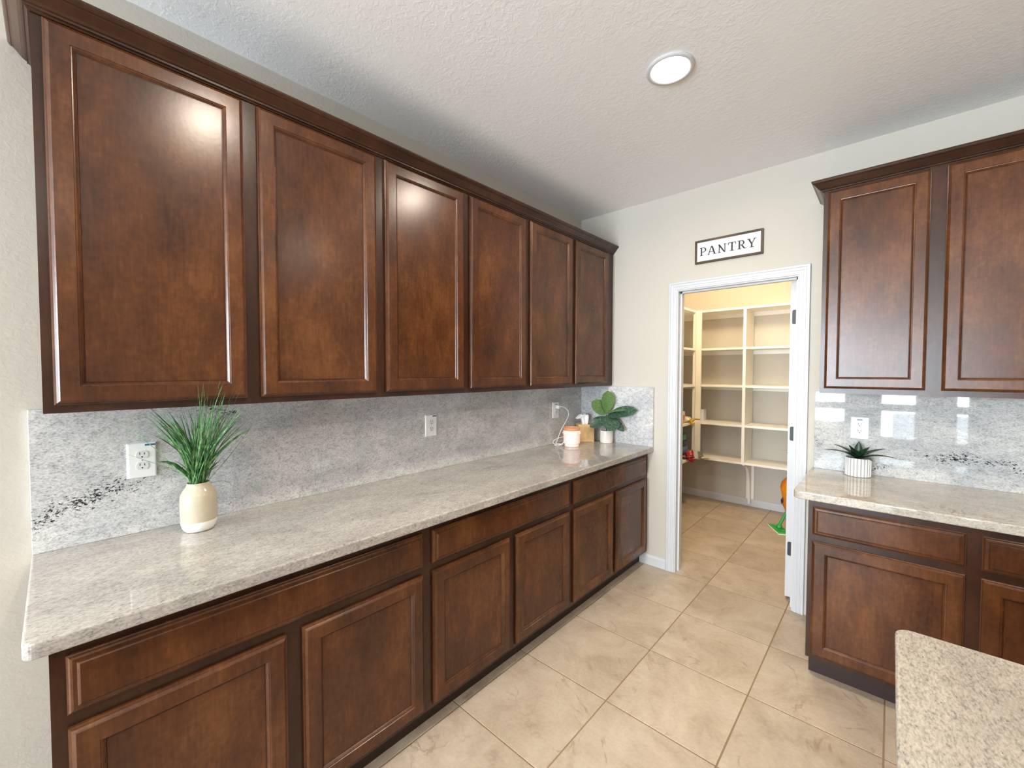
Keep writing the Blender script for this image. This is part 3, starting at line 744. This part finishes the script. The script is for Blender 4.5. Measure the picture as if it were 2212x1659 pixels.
# ------------------------------------------------------------------ tissue box
M['bamboo'] = wood('bamboo', srgb(228, 186, 126), srgb(240, 204, 148), srgb(248, 220, 170), 0.45)
M['tissue'] = plain('tissue_paper', srgb(246, 246, 246), 0.9, var=0.02)
ang = math.radians(43); fr = Vector((math.cos(ang), math.sin(ang), 0)); nrm = Vector((math.sin(ang), -math.cos(ang), 0))
cr = Vector((0.214, 3.345, CT)); TW, TD, TH = 0.128, 0.112, 0.142
cen = cr - fr * TW / 2 - nrm * TD / 2
t = thing('tissue_box', cen, 'square bamboo tissue box between the wax warmer and the leafy plant', 'tissue box')
Lc = lambda a, bb, d: cen + fr * a - nrm * bb + Vector((0, 0, d))
def obox(a0, a1, b0, b1, d0, d1):
    q = MB().box(a0, a1, b0, b1, d0, d1); q.v = [Lc(v.x, v.y, v.z) for v in q.v]; return q
for a in (((-TW / 2, TW / 2, -TD / 2, -TD / 2 + 0.009, 0.0005, TH)), ((-TW / 2, TW / 2, TD / 2 - 0.009, TD / 2, 0.0005, TH)), ((-TW / 2, -TW / 2 + 0.009, -TD / 2 + 0.009, TD / 2 - 0.009, 0.0005, TH)), ((TW / 2 - 0.009, TW / 2, -TD / 2 + 0.009, TD / 2 - 0.009, 0.0005, TH))):
    obox(*a).build('side_board', 'bamboo', t, None, None, 0.0015, 1)
top = MB()
for a0, a1, b0, b1 in ((-TW / 2 + 0.009, TW / 2 - 0.009, -TD / 2 + 0.009, -0.018), (-TW / 2 + 0.009, TW / 2 - 0.009, 0.018, TD / 2 - 0.009), (-TW / 2 + 0.009, -0.03, -0.018, 0.018), (0.03, TW / 2 - 0.009, -0.018, 0.018)):
    q = obox(a0, a1, b0, b1, TH - 0.014, TH - 0.006); top.add(q.v, q.f)
top.build('lid', 'bamboo', t)
tv, tf = [], []
nu, nvv = 12, 9
for i in range(nu + 1):
    for j in range(nvv + 1):
        s, r_ = i / nu, j / nvv * 2 - 1
        wdt = 0.022 + 0.012 * math.sin(s * 2.5)
        zz = TH - 0.012 + 0.098 * math.sin(min(1, s * 1.25) * math.pi / 2) - 0.045 * max(0, s - 0.6) / 0.4 + 0.004 * math.sin(r_ * 6)
        fw_ = -0.052 * max(0, s - 0.45) ** 1.2 * 2.2
        tv.append(Lc(r_ * wdt + fw_, 0.009 * math.sin(r_ * 5 + s * 3) * (0.4 + s) + 0.006 * s, zz)); 
for i in range(nu):
    for j in range(nvv):
        a = i * (nvv + 1) + j; tf.append((a, a + 1, a + nvv + 2, a + nvv + 1))
MB().add(tv, tf).build('tissue', 'tissue', t, fixn=False, smooth=80)['label'] = 'white tissue sticking out'

# ------------------------------------------------------------------ leafy plants
def leaf(b, base, dirv, up, L, W, droop=0.15, fold=0.2, shape='fig', n=10, wav=0.0):
    base, d, up = Vector(base), Vector(dirv).normalized(), Vector(up).normalized()
    sd = d.cross(up).normalized(); nn = sd.cross(d).normalized()
    vs = []; fs = []; k = 5
    for i in range(n + 1):
        s = i / n
        c = base + d * L * (s - 0.12 * droop * s * s) - nn * (droop * L * s * s)
        if shape == 'fig': w = W * (math.sin(math.pi * min(1, s ** 0.85)) ** 0.55 * (0.55 + 0.55 * s) if 0 < s < 1 else 0.02)
        else: w = W * (0.62 + 1.1 * s if s < 0.35 else 1.005 * (1 - ((s - 0.35) / 0.65) ** 1.9)) + 0.0004
        for j in range(k):
            r_ = j / (k - 1) * 2 - 1
            vs.append(c + sd * w * r_ + nn * (abs(r_) * w * fold + wav * math.sin(s * 9 + r_ * 3) * abs(r_)))
    for i in range(n):
        for j in range(k - 1):
            a = i * k + j; fs.append((a, a + 1, a + k + 1, a + k))
    # underside, so that the leaf has thickness
    m0 = len(vs)
    vs2 = [v - nn * 0.0012 for v in vs]
    b.add(vs + vs2, fs + [tuple(m0 + q for q in f[::-1]) for f in fs])
def veined(name, ca, cb, vein):
    mt, nt, p, N, L = new_mat(name)
    tc = N('ShaderNodeTexCoord'); vo = N('ShaderNodeTexVoronoi'); vo.feature = 'DISTANCE_TO_EDGE'; vo.inputs['Scale'].default_value = 48
    L(tc.outputs['Object'], vo.inputs['Vector']); r = ramp(N, [(0.0, vein), (0.10, ca), (0.5, cb)]); L(vo.outputs['Distance'], r.inputs[0])
    L(r.outputs[0], p.inputs['Base Color']); p.inputs['Roughness'].default_value = 0.42
    b_ = N('ShaderNodeBump'); b_.inputs['Strength'].default_value = 0.25; b_.inputs['Distance'].default_value = 0.002; L(vo.outputs['Distance'], b_.inputs['Height']); L(b_.outputs[0], p.inputs['Normal'])
    return mt
M['leaf_light'] = veined('light_green_leaf', srgb(96, 128, 74), srgb(108, 140, 84), srgb(78, 110, 58))
M['leaf_dark'] = veined('dark_green_leaf', srgb(44, 72, 56), srgb(56, 84, 66), srgb(92, 120, 98))
M['stem'] = plain('brown_stem', srgb(74, 66, 44), 0.7)
M['soil'] = plain('dark_soil', srgb(48, 40, 34), 0.95, bump=0.6, bscale=300, var=0.3)
M['pot_cream'] = plain('cream_ceramic', srgb(240, 230, 220), 0.28, var=0.02)
PX, PY = 0.302, 3.388
t = thing('leafy_plant', (PX, PY, CT), 'round-leaved green plant in a plain cream pot in the corner', 'plant')
MB().lathe([(0.046, 0.0005), (0.049, 0.003), (0.0515, 0.03), (0.052, 0.098), (0.0505, 0.100), (0.0485, 0.099), (0.048, 0.086)], (PX, PY, CT), 40, True, False).build('pot', 'pot_cream', t, None, 40)
MB().lathe([(0.0478, 0.0865), (0.03, 0.089), (0.001, 0.090)], (PX, PY, CT), 24, True, True).build('soil', 'soil', t, None, 60)
top_ = Vector((PX + 0.008, PY - 0.012, CT + 0.225))
MB().tube(smooth_curve([(PX, PY, CT + 0.085), (PX + 0.003, PY - 0.004, CT + 0.15), top_, (PX - 0.004, PY - 0.012, CT + 0.30)], 5), 0.0045, 8, 0.002).build('stem', 'stem', t, None, 60)
tow = Vector((-F.x, -F.y, 0)).normalized(); side_r = Vector((1.34, -0.02, 0)); side_l = Vector((R.x, R.y, 0))
def fig(name_m, off, dr_, dz, dtow, L, W, droop, fold, upv):
    b = MB(); base = top_ + Vector((0, 0, off))
    d = (side_r if dr_ > 0 else side_l) * dr_ + Vector((0, 0, dz)) + tow * dtow
    leaf(b, base, d, upv, L, W, droop, fold, 'fig', 10, 0.002)
    # petiole and midrib
    b.tube([Vector((PX, PY, CT + 0.20 + off)), base, base + d.normalized() * L * 0.55 - Vector((0, 0, droop * L * 0.2))], 0.0018, 6, 0.0008)
    b.build('leaf', name_m, t, None, 50, fixn=False)
fig('leaf_light', 0.020, 0.03, 1.0, 0.05, 0.175, 0.070, 0.02, 0.22, tow + side_l * 0.25)
fig('leaf_light', 0.010, -0.80, 0.62, 0.25, 0.165, 0.070, 0.04, 0.2, tow * 1.0 + side_l * 0.3 + Vector((0, 0, 0.3)))
fig('leaf_light', 0.012, 0.85, 0.40, 0.0, 0.17, 0.032, 0.12, 0.15, Vector((0, 0, 1)) + tow * 0.5)
fig('leaf_dark', -0.010, 0.95, 0.46, 0.0, 0.25, 0.062, 0.18, 0.15, Vector((0, 0, 0.7)) + tow * 0.9)
fig('leaf_dark', 0.0, 0.22, -0.70, 0.55, 0.165, 0.082, 0.02, 0.12, tow + Vector((0, 0, 0.6)))
fig('leaf_dark', -0.02, -0.85, -0.38, 0.30, 0.165, 0.055, 0.08, 0.2, Vector((0, 0, 0.8)) + tow * 0.9)
fig('leaf_dark', -0.02, 0.62, -0.45, 0.0, 0.18, 0.045, 0.10, 0.2, Vector((0, 0, 1)) + tow * 0.9)

QX, QY = 1.860, 3.374
M['pot_rib'] = plain('white_rib', srgb(238, 238, 236), 0.5, var=0.02)
M['pot_groove'] = plain('grey_pot_stripe', srgb(176, 176, 174), 0.6, var=0.03)
M['agave'] = leaf_mat('agave_green', srgb(18, 40, 24), srgb(28, 62, 36), srgb(48, 84, 52), 40, 0.35)
t = thing('agave_plant', (QX, QY, CT), 'small spiky agave in a white striped pot right of the doorway', 'plant')
MB().lathe([(0.051, 0.0005), (0.0535, 0.003), (0.0545, 0.05), (0.0545, 0.100), (0.0525, 0.102), (0.0505, 0.1), (0.0495, 0.088)], (QX, QY, CT), 48, True, False).build('pot', 'pot_groove', t, None, 30)
rib_mesh = None
for k in range(22):
    a = 2 * math.pi * k / 22
    if rib_mesh is None:
        b = MB().box(0.0525, 0.0565, -0.0042, 0.0042, 0.003, 0.1005)
        b.v = [v + Vector((QX, QY, CT)) for v in b.v]
        o = b.build('rib', 'pot_rib', t, None, None, 0.001, 1); rib_mesh = o.data
    else:
        o = bpy.data.objects.new('rib', rib_mesh); COL.objects.link(o); o.parent = t
    o.rotation_euler.z = a
MB().lathe([(0.0493, 0.0885), (0.02, 0.091), (0.001, 0.092)], (QX, QY, CT), 24).build('soil', 'soil', t, None, 60)
for a, el, Ln, dp in ((-12, 34, 0.150, 0.42), (28, 46, 0.130, 0.34), (-62, 30, 0.125, 0.42), (-104, 52, 0.115, 0.34), (196, 38, 0.150, 0.42), (166, 50, 0.125, 0.34), (226, 42, 0.140, 0.40), (-140, 66, 0.09, 0.12), (-45, 62, 0.10, 0.18), (90, 82, 0.095, 0.02)):
    b = MB(); ar, er = math.radians(a), math.radians(el)
    hz = Vector((math.cos(ar), math.sin(ar), 0)); d = hz * math.cos(er) + Vector((0, 0, math.sin(er)))
    leaf(b, Vector((QX, QY, CT + 0.094)) + hz * 0.006, d, Vector((0, 0, 1)) - hz * 0.6, Ln, 0.0195, dp, 0.30, 'agave', 10)
    b.build('leaf', 'agave', t, None, 50, fixn=False)

# ------------------------------------------------------------------ pantry shelving
SHZ = [0.527, 0.917, 1.330, 1.728, 2.144]     # centre of the boards
SY = 5.22; SXF = 0.380
t = thing('pantry_shelving', (1.0, YP, 0), 'white built-in shelving along the back wall of the pantry', 'shelving')
for z in SHZ:
    box(0.001, XP - 0.001, SY, YP - 0.001, z - 0.011, z + 0.011).build('shelf', 'shelf', t)
    box(0.001, XP - 0.001, YP - 0.019, YP - 0.001, z - 0.055, z - 0.0112).build('cleat', 'shelf', t)
for k in range(5):
    z0 = SHZ[k] + 0.0112; z1 = SHZ[k + 1] - 0.0112 if k < 4 else None
    if z1: 
        box(0.846, 0.868, SY + 0.004, YP - 0.02, z0, z1 - (0.044 if False else 0)).build('divider', 'shelf', t)
box(0.843, 0.871, SY - 0.006, SY + 0.0002, SHZ[0] - 0.011, SHZ[4] + 0.011).build('divider_strip', 'shelf', t)
# curved bracket under the divider
prof = [(SY + 0.03, SHZ[0] - 0.0112)]
for k in range(9):
    a = k / 8
    prof.append((SY + 0.035 + 0.235 * math.sin(a * math.pi / 2) ** 1.0, SHZ[0] - 0.03 - 0.30 * (1 - math.cos(a * math.pi / 2))))
prof += [(SY + 0.285, 0.06), (SY + 0.29, 0.035), (YP - 0.0195, 0.035), (YP - 0.0195, SHZ[0] - 0.0112)]
MB().extrude(prof, lambda a, bb, d: (d, a, bb), 0.846, 0.868).build('bracket', 'shelf', t)
box(0.82, 0.895, YP - 0.019, YP - 0.001, 0.08, SHZ[0] - 0.056).build('bracket_board', 'shelf', t)
t = thing('pantry_shelving', (0.19, 4.4, 0), 'white shelving along the left wall of the pantry', 'shelving')
for z in SHZ:
    box(0.001, SXF, YB + 0.13, SY - 0.0005, z - 0.011, z + 0.011).build('shelf', 'shelf', t)
box(SXF + 0.0005, 0.436, SY - 0.032, SY - 0.0065, SHZ[0] - 0.011, SHZ[4] + 0.011).build('corner_post', 'shelf', t)
for k in range(4):
    box(0.350, 0.377, SY - 0.03, SY - 0.006, SHZ[k] + 0.0112, SHZ[k + 1] - 0.0112).build('upright', 'shelf', t)
    box(0.001, 0.34, 4.30, 4.32, SHZ[k] + 0.0112, SHZ[k + 1] - 0.0112).build('divider', 'shelf', t)

# --- things on the pantry shelves
Z2 = SHZ[1] + 0.0115; Z1 = SHZ[0] + 0.0115
M['jar_glass'] = plain('amber_jar', srgb(216, 150, 50), 0.25)
M['jar_label'] = plain('red_striped_label', srgb(232, 206, 192), 0.5)
M['green_lid'] = plain('green_lid', srgb(30, 96, 60), 0.4)
M['red'] = plain('red_foil', srgb(170, 24, 30), 0.3, bump=0.3, bscale=60, var=0.2)
M['maroon'] = plain('maroon_card', srgb(96, 18, 28), 0.4)
M['gold'] = plain('gold_foil', srgb(186, 146, 40), 0.3, bump=0.5, bscale=120, var=0.25)
M['film'] = plain('cloudy_plastic_bag', srgb(226, 214, 194), 0.2)
M['teal'] = plain('teal_tub', srgb(38, 128, 118), 0.4)
M['blacklid'] = plain('black_tub', srgb(22, 26, 32), 0.4)
M['blue'] = plain('slate_blue_box', srgb(104, 122, 160), 0.5)
M['grey_foil'] = plain('grey_foil', srgb(120, 116, 108), 0.35, bump=0.4, bscale=90, var=0.2)
M['script'] = plain('cream_lettering', srgb(236, 214, 196), 0.5)
M['stripe'] = plain('red_label_stripe', srgb(178, 58, 44), 0.5)
jx, jy = 0.325, 4.945
t = thing('spice_jar', (jx, jy, Z2), 'amber jar with a green lid and red striped label on the pantry shelf', 'jar')
MB().lathe([(0.028, 0.0003), (0.031, 0.003), (0.031, 0.125), (0.026, 0.135)], (jx, jy, Z2), 24).build('jar', 'jar_glass', t, None, 40)
MB().lathe([(0.0316, 0.028), (0.0316, 0.132)], (jx, jy, Z2), 24, False, False).build('label_band', 'jar_label', t, None, 60)
for k in range(12):
    a = 2 * math.pi * k / 12
    MB().extrude([(a - 0.13, 0.032), (a + 0.13, 0.032), (a + 0.13, 0.092), (a - 0.13, 0.092)], lambda q, z, d: (jx + d * math.cos(q), jy + d * math.sin(q), Z2 + z), 0.0305, 0.0322).build('stripe', 'stripe', t)
MB().lathe([(0.027, 0.1355), (0.029, 0.138), (0.029, 0.166), (0.026, 0.169)], (jx, jy, Z2), 24).build('lid', 'green_lid', t, None, 40)
def pillow(c, a, bax, h, n=10, puff=0.5):
    """soft packet: rectangle a x bax, thickness h in the middle"""
    c, a, bax = Vector(c), Vector(a), Vector(bax); nn = a.cross(bax).normalized(); b = MB(); vs = []; fs = []
    for sgn in (1, -1):
        for i in range(n + 1):
            for j in range(n + 1):
                s, r_ = i / n * 2 - 1, j / n * 2 - 1
                th = h / 2 * ((1 - s ** 4) * (1 - r_ ** 4)) ** puff + 0.0008
                vs.append(c + a * s / 2 * (1 - 0.05 * (1 - r_ ** 2)) + bax * r_ / 2 * (1 - 0.05 * (1 - s ** 2)) + nn * sgn * th + nn * 0.0015 * math.sin(5 * s + 4 * r_ + a.length * 90))
    m_ = (n + 1) ** 2
    for i in range(n):
        for j in range(n):
            q = i * (n + 1) + j
            fs += [(q, q + n + 1, q + n + 2, q + 1), (m_ + q, m_ + q + 1, m_ + q + n + 2, m_ + q + n + 1)]
    for i in range(n):
        for p_, q_ in ((i, i + 1), (n * (n + 1) + i + 1, n * (n + 1) + i), ((i + 1) * (n + 1), i * (n + 1)), (i * (n + 1) + n, (i + 1) * (n + 1) + n)):
            fs.append((p_, q_, m_ + q_, m_ + p_))
    return b.add(vs, fs)
t = thing('food_bag', (0.30, 5.08, Z2), 'clear food bag closed with a gold twist on the pantry shelf', 'bag')
pillow((0.30, 5.08, Z2 + 0.033), (0.14, 0.03, 0), (-0.03, 0.15, 0), 0.06).build('pouch', 'film', t, None, 60)
gk = MB().tube([(0.365, 5.06, Z2 + 0.03), (0.395, 5.035, Z2 + 0.012), (0.415, 5.03, Z2 - 0.012)], 0.012, 10, 0.022)
gk.build('tied_end', 'gold', t, None, 60)
gk = MB().tube([(0.392, 5.04, Z2 + 0.015), (0.42, 5.06, Z2 + 0.045), (0.47, 5.09, Z2 + 0.04)], 0.017, 10, 0.006)
gk.build('twist', 'gold', t, None, 60)
t = tag(box(0.372, 0.405, 5.39, 5.50, Z2, Z2 + 0.125).build('carton', 'plastic', None, (0.39, 5.45, Z2), None, 0.003, 1), 'small white carton behind the corner post of the pantry shelves', 'carton')
# lower shelf stack
t = thing('food_packet', (0.31, 5.0, Z1), 'maroon and red foil packet hanging over the edge of the low pantry shelf', 'packet')
pillow((0.30, 5.03, Z1 + 0.026), (0.19, 0.10, 0.006), (-0.09, 0.17, 0), 0.05).build('pouch', 'maroon', t, None, 60)
pillow((0.392, 5.03, Z1 + 0.048), (0.02, 0.15, 0.0), (-0.02, 0, 0.085), 0.012, 8).build('front_panel', 'red', t, None, 60)
def script_h(o, ax, up, nrm):
    o, ax, up, nrm = Vector(o), Vector(ax).normalized(), Vector(up).normalized(), Vector(nrm).normalized(); b = MB()
    for pts in (((-.5, .62), (-.3, .82), (-.05, .8), (.3, .95), (.6, .85)), ((-.25, .6), (-.3, .2), (-.42, -.3)), ((.3, .75), (.12, .2), (.1, -.25), (.25, -.3)), ((-.45, .18), (0, .22), (.38, .3)), ((-.6, -.32), (-.35, -.3))):
        b.tube(smooth_curve([o + ax * p * 0.05 + up * q * 0.05 + nrm * 0.001 for p, q in pts], 4), 0.0022, 5)
    return b
script_h((0.4005, 5.03, Z1 + 0.042), (-0.02, 1, 0), (-0.02, 0, 0.085), (1, 0, 0.2)).build('script_letter', 'script', t)
pillow((0.412, 5.00, Z1 - 0.005), (0.05, 0.07, -0.03), (-0.02, 0.05, -0.04), 0.02, 6).build('ribbon_end', 'red', t, None, 60)
pillow((0.405, 4.99, Z1 + 0.006), (0.02, 0.13, 0), (0.03, 0, 0.02), 0.01, 6).build('fold', 'red', t, None, 60)
o = pillow((0.455, 5.165, Z1 + 0.035), (0.03, 0.07, 0.0), (-0.015, 0.01, 0.075), 0.02, 8).build('foil_packet', 'grey_foil', None, (0.455, 5.165, Z1), 60)
tag(o, 'crumpled grey foil packet leaning on the corner post of the low pantry shelf', 'packet')
o = pillow((0.475, 5.20, Z1 + 0.006), (0.10, 0.06, 0.0), (-0.03, 0.06, 0.004), 0.01, 8).build('paper_wrapper', 'film', None, (0.475, 5.2, Z1), 60)
tag(o, 'flat cream wrapper at the front of the low pantry shelf', 'wrapper')
zb = Z1 + 0.056
bx, by = 0.285, 5.06
def tub(name, x0, x1, y0, y1, z0, z1, mat, label, cat, bev=0.006):
    return tag(box(x0, x1, y0, y1, z0, z1).build(name, mat, None, ((x0 + x1) / 2, (y0 + y1) / 2, z0), 40, bev, 2), label, cat, 'tubs stacked on the low pantry shelf')
tub('storage_tub', bx - 0.10, bx + 0.055, by - 0.16, by + 0.045, zb, zb + 0.078, 'blue', 'slate blue box, lowest in the stack on the low pantry shelf', 'box')
tub('storage_tub', bx - 0.10, bx + 0.058, by - 0.16, by + 0.020, zb + 0.079, zb + 0.104, 'blacklid', 'flat black tub directly on the slate blue box', 'tub')
tub('storage_tub', bx - 0.10, bx + 0.062, by - 0.16, by + 0.016, zb + 0.105, zb + 0.140, 'blacklid', 'thick black tub under the teal tub', 'tub')
tt = tub('storage_tub', bx - 0.10, bx + 0.052, by - 0.15, by - 0.005, zb + 0.141, zb + 0.205, 'teal', 'teal tub with a black lid on top of the pantry stack', 'tub')
box(bx - 0.101, bx + 0.053, by - 0.151, by - 0.004, zb + 0.2052, zb + 0.216).build('lid', 'blacklid', tt, None, 40, 0.004, 2)
# right-hand end of the low shelf
cx_, cy_ = 1.285, 5.33
t = thing('canister', (cx_, cy_, Z1), 'white canister with a grey lid at the right end of the low pantry shelf', 'canister')
MB().lathe([(0.05, 0.0003), (0.053, 0.004), (0.053, 0.125), (0.05, 0.13)], (cx_, cy_, Z1), 32).build('body', 'plastic', t, None, 40)
MB().lathe([(0.0545, 0.1302), (0.055, 0.135), (0.055, 0.15), (0.05, 0.153)], (cx_, cy_, Z1), 32).build('lid', 'grey_foil', t, None, 40)
MB().tube([(cx_, cy_, Z1 + 0.156), (cx_ - 0.06, cy_ - 0.02, Z1 + 0.162), (cx_ - 0.115, cy_ - 0.03, Z1 + 0.157)], 0.0025, 6).build('spoon', 'chrome', t, None, 60)

# orange bag on the pantry floor
M['orange'] = plain('orange_plastic_bag', srgb(226, 134, 28), 0.35, bump=0.5, bscale=25, var=0.12)
M['navy'] = plain('navy_print', srgb(44, 42, 78), 0.5)
t = thing('snack_bag', (1.345, 5.33, 0), 'bulging orange bag with a navy mark standing behind the pantry door', 'bag')
b = MB(); vs = []; fs = []; nseg = 28
prof = [(0.05, 0.0006), (0.085, 0.02), (0.118, 0.08), (0.145, 0.16), (0.162, 0.25), (0.165, 0.32), (0.150, 0.38), (0.125, 0.42), (0.10, 0.44)]
for r_, z in prof:
    for k in range(nseg):
        a = 2 * math.pi * k / nseg; rr = r_ * (1 + 0.035 * math.sin(3 * a + z * 30) + 0.02 * math.sin(7 * a - z * 22))
        vs.append((1.345 + rr * math.cos(a), 5.33 + rr * 0.62 * math.sin(a), z))
for j in range(len(prof) - 1):
    for k in range(nseg):
        k2 = (k + 1) % nseg; fs.append((j * nseg + k, j * nseg + k2, (j + 1) * nseg + k2, (j + 1) * nseg + k))
fs.append(tuple(range(nseg))[::-1]); fs.append(tuple((len(prof) - 1) * nseg + k for k in range(nseg)))
b.add(vs, fs).build('bag_body', 'orange', t, None, 60)
pillow((1.205, 5.263, 0.20), (0.018, -0.026, 0.03), (-0.006, 0.01, 0.045), 0.008, 6).build('printed_mark', 'navy', t, None, 60)

# floor mop
M['mop_green'] = plain('green_plastic', srgb(52, 158, 72), 0.35)
M['pad'] = plain('white_mop_pad', srgb(226, 226, 190), 0.9, bump=0.4)
e1 = Vector((0.51, -0.86, 0)); e2 = Vector((0.86, 0.51, 0)); hc = Vector((1.1925, 4.927, 0)) + e2 * 0.052
t = thing('floor_mop', hc, 'green flat floor mop with a white pad leaning in the pantry', 'mop')
def obx(a0, a1, b0, b1, z0, z1):
    q = MB().box(a0, a1, b0, b1, z0, z1); q.v = [hc + e1 * v.x + e2 * v.y + Vector((0, 0, v.z)) for v in q.v]; return q
obx(-0.134, 0.134, -0.056, 0.056, 0.0006, 0.009).build('pad', 'pad', t, None, 40, 0.003, 2)
hd = MB(); q = obx(-0.122, 0.122, -0.048, 0.048, 0.0092, 0.018); hd.add(q.v, q.f)
for s in (-1, 1):
    q = obx(0.03 * s - 0.02 * 1 + (0.03 * s), 0.03 * s + 0.02 + (0.03 * s), -0.03, 0.03, 0.018, 0.026); hd.add(q.v, q.f)
hd.build('head_plate', 'mop_green', t, None, 40, 0.004, 2)
MB().lathe([(0.02, 0.0182), (0.024, 0.024), (0.024, 0.042), (0.018, 0.05)], hc, 16).build('swivel', 'mop_green', t, None, 40)
pole = [hc + Vector((0, 0, 0.045)), hc + Vector((0.045, 0.012, 0.16)), hc + Vector((0.37, 0.1, 0.95)), hc + Vector((0.45, 0.12, 1.15))]
MB().tube(pole[:2], 0.014, 10, 0.010).build('neck', 'mop_green', t, None, 60)
MB().tube(pole[1:], 0.011, 10).build('pole', 'mop_green', t, None, 60)
